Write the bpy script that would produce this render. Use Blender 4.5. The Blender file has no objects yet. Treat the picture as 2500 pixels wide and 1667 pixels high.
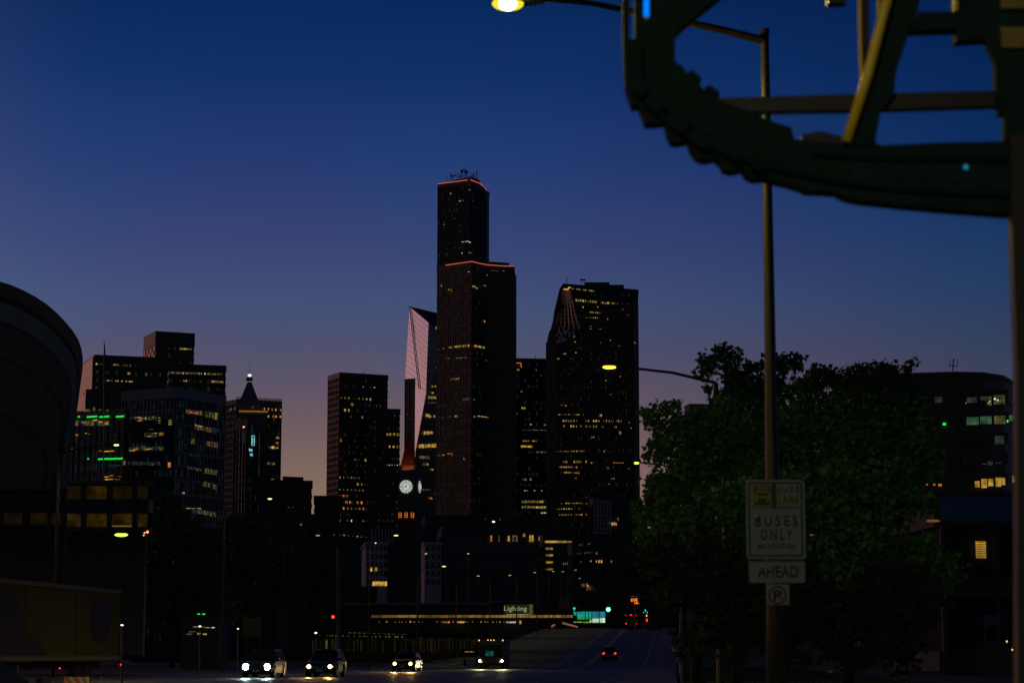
import bpy, bmesh, math, random
import numpy as np
from mathutils import Vector, Matrix
random.seed(7)
scn = bpy.context.scene
COL = scn.collection
R = math.radians

# ------------------------------------------------------------------ camera
FPX = 5208.0                       # 75 mm on a 36 mm sensor, in pixels of the 2500 px photograph
EYE = 1.4
PITCH = math.atan2(764.5, FPX)
cd = bpy.data.cameras.new('camera')
cam = bpy.data.objects.new('camera', cd); COL.objects.link(cam)
cd.lens = 75; cd.sensor_width = 36
cam.location = (0, 0, EYE)
cam.rotation_euler = (R(90) + PITCH, 0, 0)
cd.clip_start = 0.3; cd.clip_end = 12000
cd.dof.use_dof = True; cd.dof.focus_distance = 700; cd.dof.aperture_fstop = 2.5
scn.camera = cam

# ------------------------------------------------------------------ sky: the last afterglow, west is to the left
def lin(c):
    return tuple((x/255/12.92 if x/255 <= .04045 else ((x/255+.055)/1.055)**2.4) for x in c)
w = bpy.data.worlds.new('World'); scn.world = w; w.use_nodes = True
nt = w.node_tree; nt.nodes.clear()
N = nt.nodes.new; L = nt.links.new
tc = N('ShaderNodeTexCoord'); sep = N('ShaderNodeSeparateXYZ'); L(tc.outputs['Generated'], sep.inputs[0])
def ramp(stops):
    r = N('ShaderNodeValToRGB'); L(sep.outputs['Z'], r.inputs[0])
    cr = r.color_ramp; cr.interpolation = 'B_SPLINE' if False else 'EASE'
    cr.interpolation = 'LINEAR'
    while len(cr.elements) > 1: cr.elements.remove(cr.elements[-1])
    for i, (p, c) in enumerate(stops):
        e = cr.elements[0] if i == 0 else cr.elements.new(p)
        e.position = p; e.color = (*lin(c), 1)
    return r
WEST = ramp([(0, (235,165,120)), (.1, (232,158,130)), (.2, (214,146,146)), (.3, (160,118,142)), (.42, (90,84,124)), (.6, (32,42,88)), (.8, (8,18,50)), (1, (4,9,30))])
MID = ramp([(0, (165,116,86)), (.05, (160,118,90)), (.075, (142,108,93)), (.104, (116,94,98)), (.123, (97,86,103)), (.142, (80,84,112)), (.161, (68,83,121)), (.19, (56,70,118)), (.227, (36,60,115)), (.265, (16,49,104)), (.30, (5,40,91)), (.45, (2,18,48)), (1, (3,7,24))])
EAST = ramp([(0, (88,74,82)), (.08, (80,70,84)), (.11, (66,64,84)), (.142, (50,61,90)), (.165, (32,57,94)), (.20, (11,50,95)), (.23, (1,40,88)), (.28, (0,31,79)), (.305, (0,27,72)), (.45, (1,13,42)), (1, (3,7,24))])
def mix(fac, a, b):
    m = N('ShaderNodeMix'); m.data_type = 'RGBA'
    L(fac, m.inputs[0]); L(a, m.inputs[6]); L(b, m.inputs[7]); return m.outputs[2]
def maprange(src, a, b):
    m = N('ShaderNodeMapRange'); m.interpolation_type = 'SMOOTHSTEP'
    m.inputs['From Min'].default_value = a; m.inputs['From Max'].default_value = b
    L(src, m.inputs['Value']); return m.outputs['Result']
c1 = mix(maprange(sep.outputs['X'], -.04, .30), MID.outputs[0], EAST.outputs[0])
c2 = mix(maprange(sep.outputs['X'], -.175, -.85), c1, WEST.outputs[0])
# behind the photographer the sky is darker, with the glow of the city low down
BACK = ramp([(0, (58,60,62)), (.15, (44,50,58)), (.4, (20,28,46)), (1, (3,7,24))])
c3 = mix(maprange(sep.outputs['Y'], .35, -.5), c2, BACK.outputs[0])
# a little uneven, as thin haze is
nz = N('ShaderNodeTexNoise'); nz.inputs['Scale'].default_value = 3.0; nz.inputs['Detail'].default_value = 2
L(tc.outputs['Generated'], nz.inputs['Vector'])
mr = N('ShaderNodeMapRange'); mr.inputs['To Min'].default_value = .9; mr.inputs['To Max'].default_value = 1.1
L(nz.outputs['Fac'], mr.inputs['Value'])
tint = ramp([(0, (255,255,255))]); tint.color_ramp.elements[0].position = .40; tint.color_ramp.elements[0].color = (.86, 1.0, 1.0, 1)
e_ = tint.color_ramp.elements.new(.60); e_.color = (1.0, .93, .97, 1); tint.inputs[0].links and nt.links.remove(tint.inputs[0].links[0])
nz2 = N('ShaderNodeTexNoise'); nz2.inputs['Scale'].default_value = 9.0; nz2.inputs['Detail'].default_value = 4
L(tc.outputs['Generated'], nz2.inputs['Vector']); L(nz2.outputs['Fac'], tint.inputs[0])
mul = N('ShaderNodeMix'); mul.data_type = 'RGBA'; mul.blend_type = 'MULTIPLY'; mul.inputs[0].default_value = 1
L(c3, mul.inputs[6]); L(tint.outputs[0], mul.inputs[7])
bg = N('ShaderNodeBackground'); L(mul.outputs[2], bg.inputs['Color']); L(mr.outputs['Result'], bg.inputs['Strength'])
# the physical sky at this hour (sun already under the skyline to the west) adds its faint part
sk = N('ShaderNodeTexSky'); sk.sky_type = 'NISHITA'; sk.sun_disc = False
sk.sun_elevation = R(-4); sk.sun_rotation = R(-80)
bg2 = N('ShaderNodeBackground'); L(sk.outputs[0], bg2.inputs['Color']); bg2.inputs['Strength'].default_value = .05
add = N('ShaderNodeAddShader'); L(bg.outputs[0], add.inputs[0]); L(bg2.outputs[0], add.inputs[1])
wo = N('ShaderNodeOutputWorld'); L(add.outputs[0], wo.inputs['Surface'])

scn.view_settings.view_transform = 'Standard'; scn.view_settings.look = 'None'
scn.view_settings.exposure = 0; scn.view_settings.gamma = 1
scn.view_settings.use_curve_mapping = False
scn.cycles.sample_clamp_indirect = 4.0
scn.cycles.max_bounces = 5
scn.cycles.use_denoising = True

# ------------------------------------------------------------------ projection helpers (photo pixel <-> place)
cp, sp = math.cos(PITCH), math.sin(PITCH)
def ray(x, y):
    u = (x-1250)/FPX; v = (833.5-y)/FPX
    return Vector((u, cp - v*sp, sp + v*cp))
def V(x, y, Y):
    d = ray(x, y); return Vector((0, 0, EYE)) + d*(Y/d.y)
def VZ(x, y, z):
    d = ray(x, y); return Vector((0, 0, EYE)) + d*((z-EYE)/d.z)
def on_face(x, y, A, n):
    d = ray(x, y); o = Vector((0, 0, EYE)); return o + d*((A-o).dot(n)/d.dot(n))
def G(x, Y, z=0.0):                # ground point under pixel column x at distance Y
    u = (x-1250)/FPX; return Vector((u*(Y*cp+(z-EYE)*sp), Y, z))

# ------------------------------------------------------------------ materials
def mat(name, col, rough=.6, metal=0, var=.25, scale=2.0, spec=.5, bump=0.0, stretch=None):
    m = bpy.data.materials.new(name); m.use_nodes = True
    t = m.node_tree; b = t.nodes['Principled BSDF']
    b.inputs['Roughness'].default_value = rough; b.inputs['Metallic'].default_value = metal
    b.inputs['Specular IOR Level'].default_value = spec
    co = t.nodes.new('ShaderNodeTexCoord'); no = t.nodes.new('ShaderNodeTexNoise')
    no.inputs['Scale'].default_value = scale; no.inputs['Detail'].default_value = 5
    src = co.outputs['Object']
    if stretch:
        mp = t.nodes.new('ShaderNodeMapping'); mp.inputs['Scale'].default_value = stretch
        t.links.new(src, mp.inputs[0]); src = mp.outputs[0]
    t.links.new(src, no.inputs['Vector'])
    mx = t.nodes.new('ShaderNodeMix'); mx.data_type = 'RGBA'
    mx.inputs[6].default_value = (*[c*(1-var) for c in col], 1); mx.inputs[7].default_value = (*[min(1, c*(1+var)) for c in col], 1)
    t.links.new(no.outputs['Fac'], mx.inputs[0]); t.links.new(mx.outputs[2], b.inputs['Base Color'])
    if bump:
        bp = t.nodes.new('ShaderNodeBump'); bp.inputs['Strength'].default_value = bump
        t.links.new(no.outputs['Fac'], bp.inputs['Height']); t.links.new(bp.outputs[0], b.inputs['Normal'])
    return m
def emat(name, col, s, var=.0, scale=1.0):
    m = bpy.data.materials.new(name); m.use_nodes = True
    t = m.node_tree; t.nodes.clear()
    e = t.nodes.new('ShaderNodeEmission'); o = t.nodes.new('ShaderNodeOutputMaterial')
    e.inputs[0].default_value = (*col, 1); e.inputs[1].default_value = s
    if var:
        co = t.nodes.new('ShaderNodeTexCoord'); no = t.nodes.new('ShaderNodeTexNoise')
        no.inputs['Scale'].default_value = scale; no.inputs['Detail'].default_value = 3
        ge = t.nodes.new('ShaderNodeNewGeometry')
        t.links.new(ge.outputs['Position'], no.inputs['Vector'])
        mr = t.nodes.new('ShaderNodeMapRange'); mr.inputs['From Min'].default_value = .35; mr.inputs['From Max'].default_value = .65
        mr.inputs['To Min'].default_value = s*(1-var); mr.inputs['To Max'].default_value = s*(1+var)
        t.links.new(no.outputs['Fac'], mr.inputs['Value']); t.links.new(mr.outputs[0], e.inputs[1])
    t.links.new(e.outputs[0], o.inputs[0])
    return m
M = {}
M['glass_dark'] = mat('dark_glass', (.012,.016,.018), .18, 0, .3, .05)
M['glass_blue'] = mat('blue_glass', (.03,.07,.11), .10, 0, .4, .08)
M['glass_mirror'] = mat('mirror_glass', (.70,.67,.72), .10, 1.0, .12, .08)
M['black_stone'] = mat('black_stone', (.045,.045,.045), .5, 0, .2, .3)
M['dark_conc'] = mat('dark_concrete', (.08,.076,.072), .8, 0, .25, .2)
M['conc'] = mat('concrete', (.16,.15,.145), .85, 0, .25, .3)
M['pale_conc'] = mat('pale_concrete', (.34,.32,.33), .85, 0, .2, .3)
M['brown_stone'] = mat('brown_granite', (.11,.07,.055), .55, 0, .25, .3)
M['matte_black'] = mat('matte_black_cladding', (.035,.036,.036), .95, 0, .3, .3, spec=.1)
M['pink_stone'] = mat('pink_granite', (.62,.42,.36), .3, .3, .2, .3)
M['terra'] = mat('cream_terracotta', (.24,.20,.17), .8, 0, .2, .3)
M['brick'] = mat('red_brick', (.10,.035,.022), .85, 0, .35, 1.5)
M['rooftile'] = mat('roof_tile', (.22,.06,.03), .8, 0, .3, 1.0)
M['steel'] = mat('galvanised_steel', (.16,.155,.15), .5, .6, .25, 3)
M['dark_steel'] = mat('painted_dark_steel', (.010,.026,.019), .8, 0, .5, 4, bump=.2, spec=.12)
M['black_metal'] = mat('black_metal', (.015,.015,.016), .5, .3, .3, 3)
M['pole'] = mat('pole_paint', (.028,.021,.014), .5, .3, .35, 5, stretch=(3,3,.4))
M['win_warm'] = emat('warm_lit_room', (1,.52,.13), .46, .75, .45)
M['win_gold'] = emat('gold_lit_room', (1,.58,.09), .34, .75, .45)
M['win_dim'] = emat('dim_lit_room', (.9,.6,.32), .10, .7, .3)
M['win_green'] = emat('greenish_lit_room', (.72,.72,.18), .21, .75, .45)
M['win_orange'] = emat('orange_lit_room', (1,.30,.06), .38, .7, .45)
M['win_white'] = emat('white_lit_room', (1,.88,.70), .48, .7, .45)
M['win_bluish'] = emat('bluish_lit_room', (.35,.5,.55), .07, .7, .3)
M['strip_red'] = emat('orange_red_roof_light', (1,.17,.06), .85)
M['strip_green'] = emat('green_light_strip', (.02,1,.08), .9)

# ------------------------------------------------------------------ object helpers
def link(name, data, parent=None):
    o = bpy.data.objects.new(name, data); COL.objects.link(o)
    if parent is not None:
        o.parent = parent
        if True:
            o.matrix_parent_inverse = world_inv(parent)
    return o
def world_inv(p):
    m = Matrix.Identity(4); q = p
    while q is not None:
        m = q.matrix_parent_inverse @ q.matrix_basis @ m if q.parent else q.matrix_basis @ m
        q = q.parent
    return m.inverted()
def tag(o, label=None, cat=None, group=None, kind=None):
    if label: o['label'] = label
    if cat: o['category'] = cat
    if group: o['group'] = group
    if kind: o['kind'] = kind
    return o
def thing(name, loc, label, cat, group=None):
    e = bpy.data.objects.new(name, None); COL.objects.link(e); e.location = loc
    e.empty_display_size = .3
    return tag(e, label, cat, group)
class MB:
    """collects shapes for ONE mesh, in world coordinates"""
    def __init__(s): s.v = []; s.f = []
    def add(s, vs, fs):
        n = len(s.v); s.v += [tuple(p) for p in vs]; s.f += [tuple(i+n for i in f) for f in fs]; return s
    def prism(s, poly, z0, z1):                       # poly: CCW footprint
        n = len(poly)
        vs = [(p[0], p[1], z0) for p in poly] + [(p[0], p[1], z1) for p in poly]
        return s.add(vs, [tuple(range(n-1, -1, -1)), tuple(range(n, 2*n))] + [(i, (i+1) % n, (i+1) % n+n, i+n) for i in range(n)])
    def loft(s, rings, caps=True):
        n = len(rings[0]); vs = [p for r in rings for p in r]; fs = []
        for k in range(len(rings)-1):
            fs += [(k*n+i, k*n+(i+1) % n, (k+1)*n+(i+1) % n, (k+1)*n+i) for i in range(n)]
        if caps: fs += [tuple(range(n-1, -1, -1)), tuple(range((len(rings)-1)*n, len(rings)*n))]
        return s.add(vs, fs)
    def box(s, c, size, rot=None):
        c = Vector(c); hx, hy, hz = size[0]/2, size[1]/2, size[2]/2
        vs = []
        for dz in (-hz, hz):
            for dx, dy in ((-hx, -hy), (hx, -hy), (hx, hy), (-hx, hy)):
                p = Vector((dx, dy, dz))
                if rot is not None: p = rot @ p
                vs.append(c+p)
        return s.add(vs, [(3,2,1,0), (4,5,6,7), (0,1,5,4), (1,2,6,5), (2,3,7,6), (3,0,4,7)])
    def tube(s, pts, r, n=8):
        pts = [Vector(p) for p in pts]; rr = r if isinstance(r, (list, tuple)) else [r]*len(pts)
        rings = []
        for i, p in enumerate(pts):
            d = (pts[min(i+1, len(pts)-1)] - pts[max(i-1, 0)]).normalized()
            a = d.cross(Vector((0, 0, 1)) if abs(d.z) < .9 else Vector((0, 1, 0))).normalized(); b = d.cross(a).normalized()
            rings.append([p + (a*math.cos(t)+b*math.sin(t))*rr[i] for t in [2*math.pi*k/n for k in range(n)]])
        return s.loft(rings)
    def ball(s, c, r, nu=10, nv=6, sc=(1, 1, 1)):
        c = Vector(c); rings = []
        for j in range(nv+1):
            t = math.pi*(j/nv*.98+.01)
            rings.append([c+Vector((r*sc[0]*math.sin(t)*math.cos(2*math.pi*i/nu), r*sc[1]*math.sin(t)*math.sin(2*math.pi*i/nu), r*sc[2]*math.cos(t))) for i in range(nu)])
        return s.loft(rings)
    def build(s, name, m, parent=None, kind=None, smooth=False, bevel=0):
        me = bpy.data.meshes.new(name); me.from_pydata(s.v, [], s.f); me.validate()
        bm = bmesh.new(); bm.from_mesh(me); bmesh.ops.recalc_face_normals(bm, faces=bm.faces)
        if bevel:
            bmesh.ops.bevel(bm, geom=list(bm.edges), offset=bevel, segments=2, affect='EDGES', clamp_overlap=True)
        bm.to_mesh(me); bm.free()
        me.materials.append(m if not isinstance(m, str) else M[m])
        if smooth:
            for p in me.polygons: p.use_smooth = True
        # keep the origin at the centre of the shape
        o = link(name, me, parent)
        if kind: o['kind'] = kind
        return o
def offset(fp, d):
    n = len(fp); out = []
    for i in range(n):
        p0, p1, p2 = (Vector(fp[(i-1) % n][:2]), Vector(fp[i][:2]), Vector(fp[(i+1) % n][:2]))
        e1 = (p1-p0).normalized(); e2 = (p2-p1).normalized()
        n1 = Vector((e1.y, -e1.x)); n2 = Vector((e2.y, -e2.x)); m = (n1+n2).normalized()
        out.append(p1 + m*(d/max(.3, m.dot(n1))))
    return out
def rectfp(x, y, Y, ang, xr, xl):
    """footprint of a box building: near corner at pixel (x,y) and distance Y, its front face turned by ang, its edges at pixel columns xr and xl"""
    C = V(x, y, Y); H = C.z
    def ext(px, dx, dy):
        k = (px-1250)/FPX
        # C.x + t dx = k*((C.y + t dy)*cp + (H-EYE)*sp)
        return (k*(C.y*cp+(H-EYE)*sp) - C.x)/(dx - k*dy*cp)
    a = R(ang); rd = (math.cos(a), math.sin(a)); ld = (-math.sin(a), math.cos(a))
    tr = ext(xr, *rd); tl = ext(xl, *ld)
    if not 2 < tl < 90: tl = max(14, min(40, tr*.8))      # that side is turned away from the viewer
    c = Vector((C.x, C.y)); r = c+Vector(rd)*tr; l = c+Vector(ld)*tl
    return [c, r, r+Vector(ld)*tl, l], H
def tower(root, fp, H, fh=4.0, band=1.3, proud=.35, mull=3.0, faces=(0, 3), body='glass_dark', trim='black_stone', z0=0, mw=.35, top=2.5, zlow=None):
    MB().prism(fp, z0, H).build('wall', body, root)
    o = offset(fp, proud); b = MB()
    z = H - top
    zlow = z0 if zlow is None else zlow
    while z > zlow+fh:
        z -= fh; b.prism(o, z, z+band)
    if b.v: b.build('spandrel', trim, root, 'stuff')
    b = MB(); n = len(fp)
    for i in faces:
        A, B = Vector(fp[i][:2]), Vector(fp[(i+1) % n][:2]); d = (B-A); ln = d.length; d.normalize()
        nn = Vector((d.y, -d.x)); k = max(1, int(ln/mull)); rot = Matrix.Rotation(math.atan2(d.y, d.x), 3, 'Z')
        for j in range(k+1):
            p = A + d*(ln*j/k) + nn*.15
            if j == 0: p += d*mw*.5
            if j == k: p -= d*mw*.5
            b.box((p.x, p.y, (zlow+H-top)/2), (mw, .7, H-top-zlow), rot)
    if b.v: b.build('mullion', trim, root, 'stuff')
    MB().prism(offset(fp, proud+.12), H-top, H+.9).build('parapet', trim, root)
    return root
UNIT = bpy.data.meshes.new('window_pane')
UNIT.from_pydata([(x, y, z) for z in (-.5, .5) for y in (-.5, .5) for x in (-.5, .5)], [], [(0,2,3,1), (4,5,7,6), (0,1,5,4), (1,3,7,5), (3,2,6,7), (2,0,4,6)])
PANES = {}
def pane_mesh(mname):
    if mname not in PANES:
        m = UNIT.copy(); m.materials.append(M[mname]); PANES[mname] = m
    return PANES[mname]
def win(root, A, B, x, y, wpx, hpx, mname, out=.12, name='window', H=None, fh=None, top=2.5, band=1.3):
    """a lit window on the wall from A to B, seen at photo pixel x, y"""
    A = Vector((A[0], A[1], 0)); B = Vector((B[0], B[1], 0)); d = (B-A).normalized(); n = Vector((d.y, -d.x, 0))
    p = on_face(x, y, A, n); q = on_face(x+wpx, y, A, n)
    wm = (q-p).length; hm = hpx*p.y/FPX
    if H is not None:
        k = round((H-top-p.z - (fh+band)/2)/fh); p.z = H-top-k*fh-fh+band+(fh-band)/2; hm = min(hm, fh-band)
    o = link(name, pane_mesh(mname), root)
    rot = Matrix.Rotation(math.atan2(d.y, d.x), 4, 'Z')
    o.matrix_basis = Matrix.Translation(p+n*out) @ rot @ Matrix.Diagonal((max(.2, wm), .08, hm, 1))
    return o
def wrow(root, A, B, x0, y0, x1, y1, n, p, wpx, hpx, mats, **k):
    for i in range(n):
        if random.random() > p: continue
        t = i/max(1, n-1)
        win(root, A, B, x0+(x1-x0)*t, y0+(y1-y0)*t, wpx*random.uniform(.7, 1.15), hpx*random.uniform(.75, 1.1), random.choice(mats), **k)
def text_mesh(s, name, m, parent, origin, right, up, wid, hei, depth=.01, font_shear=0):
    cu = bpy.data.curves.new(name, 'FONT'); cu.body = s; cu.resolution_u = 3; cu.extrude = 0.0; cu.offset = .010 if name == 'sign_text' else 0
    ob = bpy.data.objects.new(name, cu); COL.objects.link(ob)
    dg = bpy.context.evaluated_depsgraph_get(); dg.update()
    me = bpy.data.meshes.new_from_object(ob.evaluated_get(dg)); COL.objects.unlink(ob); bpy.data.objects.remove(ob)
    xs = [v.co.x for v in me.vertices]; ys = [v.co.y for v in me.vertices]
    sx = wid/(max(xs)-min(xs)); sy = hei/(max(ys)-min(ys)); r = Vector(right).normalized(); u = Vector(up).normalized(); O = Vector(origin)
    nn = r.cross(u)
    x0, y0 = min(xs), min(ys)
    bm = bmesh.new(); bm.from_mesh(me)
    for v in bm.verts: v.co = O + r*((v.co.x-x0)*sx) + u*((v.co.y-y0)*sy)
    g = bmesh.ops.extrude_face_region(bm, geom=bm.faces[:])
    for v in [e for e in g['geom'] if isinstance(e, bmesh.types.BMVert)]: v.co += nn*depth
    bmesh.ops.recalc_face_normals(bm, faces=bm.faces)
    bm.to_mesh(me); bm.free(); me.name = name
    me.materials.clear(); me.materials.append(M[m])
    return link(name, me, parent)
def base(fp): return (sum(p[0] for p in fp)/len(fp), sum(p[1] for p in fp)/len(fp), 0)

# ================================================================== SETTING
def yl(Y): return 8.6+.0757*(Y-250)        # x of the yellow centre line at distance Y
def zr(Y):                                  # height of the ramp
    if Y < 225: return 0
    if Y < 275: return .034*(Y-225)**2/100
    if Y < 445: return .85+.034*(Y-275)
    if Y < 475: return 6.63+.034*(Y-445)-.034*(Y-445)**2/60
    return max(0, 7.14-.02*(Y-475))
M['asphalt'] = mat('asphalt', (.045,.041,.034), .55, 0, .45, 1.3, spec=.3, bump=.35)
M['paving'] = mat('pavement_concrete', (.13,.125,.12), .7, 0, .3, .9, bump=.1)
M['earth'] = mat('dark_ground', (.045,.045,.035), .9, 0, .4, .5)
M['grass'] = mat('grass', (.035,.055,.016), .9, 0, .45, 1.2, bump=.5)
M['paint_white'] = mat('worn_white_road_paint', (.30,.29,.26), .6, 0, .35, 2)
M['paint_yellow'] = mat('yellow_road_paint', (.62,.45,.06), .6, 0, .35, 2)
MB().add([(-6000,-300,-.02), (6000,-300,-.02), (6000,9000,-.02), (-6000,9000,-.02)], [(0,1,2,3)]).build('ground', 'earth', kind='structure')
def strip(s0, s1, Ys, dz, name, m, zf=zr, kind='structure', parent=None):
    b = MB(); vs = []
    for Y in Ys:
        vs += [(yl(Y)+s0, Y, zf(Y)+dz), (yl(Y)+s1, Y, zf(Y)+dz)]
    b.add(vs, [(2*i, 2*i+1, 2*i+3, 2*i+2) for i in range(len(Ys)-1)])
    o = b.build(name, m, parent)
    if kind: o['kind'] = kind
    return o
YR = [8+7*i for i in range(66)] + [480, 500, 520, 560]
strip(-4.6, 7.4, YR, .012, 'road', 'asphalt')
strip(-34, -4.6, [8+12*i for i in range(34)], .008, 'street', 'asphalt', zf=lambda Y: 0)
strip(7.4, 7.6, YR, .10, 'kerb', 'paving')
strip(7.6, 10.4, YR, .11, 'pavement', 'paving')
strip(10.4, 60, YR, .02, 'verge', 'grass', zf=lambda Y: zr(Y)*.6)
def emb(name, sa, sb, m):
    vs = []; Ys = [225+8*i for i in range(37)]; nS = 14
    for Y in Ys:
        for j in range(nS):
            s = sa+(sb-sa)*j/(nS-1); t = min(1, abs(s-sb)/max(1, 9)); t = t*t*(3-2*t)
            vs.append((yl(Y)+s, Y, zr(Y)*t + .006 + (.08*math.sin(s*1.7+Y*.31)*t if zr(Y) > .5 and j > 0 else 0)))
    b = MB().add(vs, [(i*nS+j, i*nS+j+1, (i+1)*nS+j+1, (i+1)*nS+j) for i in range(len(Ys)-1) for j in range(nS-1)])
    o = b.build(name, m, smooth=True); o['kind'] = 'structure'; return o
emb('embankment', -4.6, -26, 'grass')
def line(s, Y0, Y1, wd, m, dash=None, name='road_marking'):
    b = MB(); Y = Y0
    while Y < Y1:
        e = min(Y1, Y+(dash[0] if dash else 6))
        b.add([(yl(Y)+s-wd/2, Y, zr(Y)+.03), (yl(Y)+s+wd/2, Y, zr(Y)+.03), (yl(e)+s+wd/2, e, zr(e)+.03), (yl(e)+s-wd/2, e, zr(e)+.03)], [(0,1,2,3)])
        Y = e+(dash[1] if dash else 0)
    o = b.build(name, m); o['kind'] = 'structure'
line(-3.4, 232, 470, .22, 'paint_white'); line(-.16, 60, 470, .13, 'paint_yellow'); line(.16, 60, 470, .13, 'paint_yellow')
line(6.7, 40, 470, .22, 'paint_white'); line(3.3, 60, 460, .16, 'paint_white', (3, 9))
line(-8.5, 50, 420, .14, 'paint_white', (3, 9)); line(-12, 50, 420, .14, 'paint_white', (3, 9)); line(-16, 50, 420, .2, 'paint_white')

ridge = []
for i in range(121):
    X = -3000+50*i; z = 165+26*math.sin(X*.0021+1)+10*math.sin(X*.011)+4*math.sin(X*.047)
    if -640 < X < 150: z *= .75
    ridge.append((X, z))
MB().add([(X, 2500, -1) for X, z in ridge]+[(X, 2500, z*.72) for X, z in ridge]+[(X, 3300, z*.95) for X, z in ridge]+[(X, 3900, -1) for X, z in ridge],
    [(k*121+i, k*121+i+1, (k+1)*121+i+1, (k+1)*121+i) for k in range(3) for i in range(120)]).build('hill', 'earth', kind='structure')

# ================================================================== SKYLINE
# --- tallest black tower
GA = None
H1 = V(1145, 441, 1500).z
tf = [VZ(x, y, H1) for x, y in ((1145, 441), (1158, 444), (1170, 449), (1179, 455.5), (1185, 462), (1187.5, 468))]
tl = VZ(1069, 451, H1)
tfp = [(p.x, p.y) for p in tf] + [(tf[-1].x+2, tl.y+30), (tl.x+2, tl.y+14), (tl.x, tl.y)]
colr = thing('skyscraper', base(tfp), 'tallest black skyscraper with orange-red light lines along both of its roof edges', 'skyscraper')
tower(colr, tfp, H1, 4.0, 1.5, .06, 2.2, faces=(0,1,2,3,4,8), trim='black_stone', top=3, zlow=215)
H2 = V(1152, 640, 1486).z
sf = [VZ(x, y, H2) for x, y in ((1152, 640), (1170, 644.5), (1190, 648), (1222, 650.5), (1254, 651.5), (1259, 668))]
sl = VZ(1068, 652, H2)
sfp = [(p.x, p.y) for p in sf] + [(sf[-1].x, sl.y+25), (sl.x, sl.y+20), (sl.x-.05, sl.y)]
sb = MB().prism(sfp, 0, H2); sb.build('wall', 'glass_dark', colr)
b = MB(); o_ = offset(sfp, .35); z = H2-3
while z > 30:
    z -= 4.0; b.prism(o_, z, z+1.5)
b.build('spandrel', 'black_stone', colr, 'stuff')
b = MB()
for i in (0, 1, 2, 3, 4, 8):
    A, B = Vector(sfp[i]), Vector(sfp[(i+1) % len(sfp)]); k = max(1, int((B-A).length/2.2)); d = (B-A).normalized()
    rot = Matrix.Rotation(math.atan2(d.y, d.x), 3, 'Z')
    for j in range(k):
        p = A+(B-A)*((j+.5)/k)+Vector((d.y, -d.x))*.2
        b.box((p.x, p.y, (H2-3)/2+6), (.4, .8, H2-15), rot)
b.build('mullion', mat('bronze_frame', (.13,.11,.09), .45, .3, .3, .2), colr, 'stuff')
MB().prism(offset(sfp, .5), H2-3, H2+.8).build('parapet', 'black_stone', colr)
# penthouse slab and shoulder plant room
c0 = VZ(1130, 447, H1)
pf = [VZ(x, y, H1+8) for x, y in ((1152, 431), (1172, 440), (1160, 428), (1088, 437))]
pp = [(V(1150, 430, 1515).x, 1515), (V(1172, 430, 1530).x, 1530), (V(1160, 430, 1555).x, 1555), (V(1089, 430, 1535).x, 1535)]
MB().prism(pp, H1-1, V(1150, 430.5, 1515).z).build('plant_room', 'black_stone', colr)
q = [(V(1186, 640, 1500).x, 1500), (V(1243, 641, 1506).x, 1506), (V(1243, 641, 1530).x, 1530), (V(1186, 640, 1530).x, 1530)]
MB().prism(q, H2-1, V(1215, 640, 1503).z).build('plant_room', 'black_stone', colr)
def edge_light(root, pts, r, m='strip_red'):
    for i in range(len(pts)-1):
        MB().tube([pts[i], pts[i+1]], r, 5).build('roof_light', m, root)
d_ = Vector((0, -.8, .3))
edge_light(colr, [tl+d_, VZ(1141, 441.5, H1)+d_], .22)
edge_light(colr, [VZ(1149, 441, H1)+d_, VZ(1160, 445, H1)+d_, VZ(1170, 449, H1)+d_, VZ(1179, 455.5, H1)+d_, VZ(1185, 462, H1)+d_, VZ(1187.5, 468, H1)+d_], .22)
edge_light(colr, [VZ(1088, 649, H2)+d_, sf[0]+d_]+[p+d_ for p in sf[1:]], .22)
for (x, y0, y1, r) in ((1091,437,430,.3), (1100,436,424,.25), (1106,435,428,.3), (1117,434,422,.25), (1125,432,416,.3), (1130,432,413,.3), (1136,432,412,.35), (1140,432,417,.3), (1150,432,424,.3), (1156,434,425,.3), (1163,437,416,.25), (1166,438,428,.25)):
    MB().tube([V(x, y0+4, 1525), V(x, y1, 1525)], r, 5).build('antenna_mast', 'black_metal', colr)
for (x, y, r) in ((1104,430,3), (1111,429,2.5), (1128,418.5,4), (1137,420,4), (1122,431,2.4), (1155,427,2.6), (1158,431,2)):
    c = V(x, y, 1524.5); rr = r*1525/FPX
    MB().tube([c, c+Vector((0, -.5, 0))], rr, 10).build('dish_antenna', 'black_metal', colr)
for (x, y) in ((1141,420), (1139,424), (1163,421), (1165,424), (1131,415)):
    MB().box(V(x, y, 1525), (2.2, .3, .3)).build('antenna_arm', 'black_metal', colr)
cl_, cr_ = (sfp[-1], sfp[0])
for (x, y, w_, h_, m_) in ((1146,453,3,1.5,'win_dim'), (1148,464,5,2,'win_green'), (1101,473,2,2,'win_white'), (1123,491,2,2,'win_white'), (1127,492,2,1.5,'win_dim'), (1131,490,2,2,'win_dim'), (1085,549,2,1.5,'win_white'), (1111,534,2,1.5,'win_dim')):
    win(colr, tfp[-1], tfp[0], x, y, w_, h_, m_, out=.5)
for (x, y, w_, h_, m_) in ((1152,490,2,2,'win_dim'),):
    win(colr, tfp[0], tfp[1], x, y, w_, h_, m_, out=.5)
for (x, y, w_, h_, m_) in ((1131,591,5,1.6,'win_white'), (1141,590,9,1.6,'win_white'), (1148,592,5,1.4,'win_white'), (1129,618,2,2,'win_white'), (1147,617,2,1.6,'win_white'), (1152,618,4,1.4,'win_dim')):
    win(colr, tfp[-1], tfp[0], x, y, w_, h_, m_, out=.6)
LA, LB = sfp[-1], sfp[0]
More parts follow.
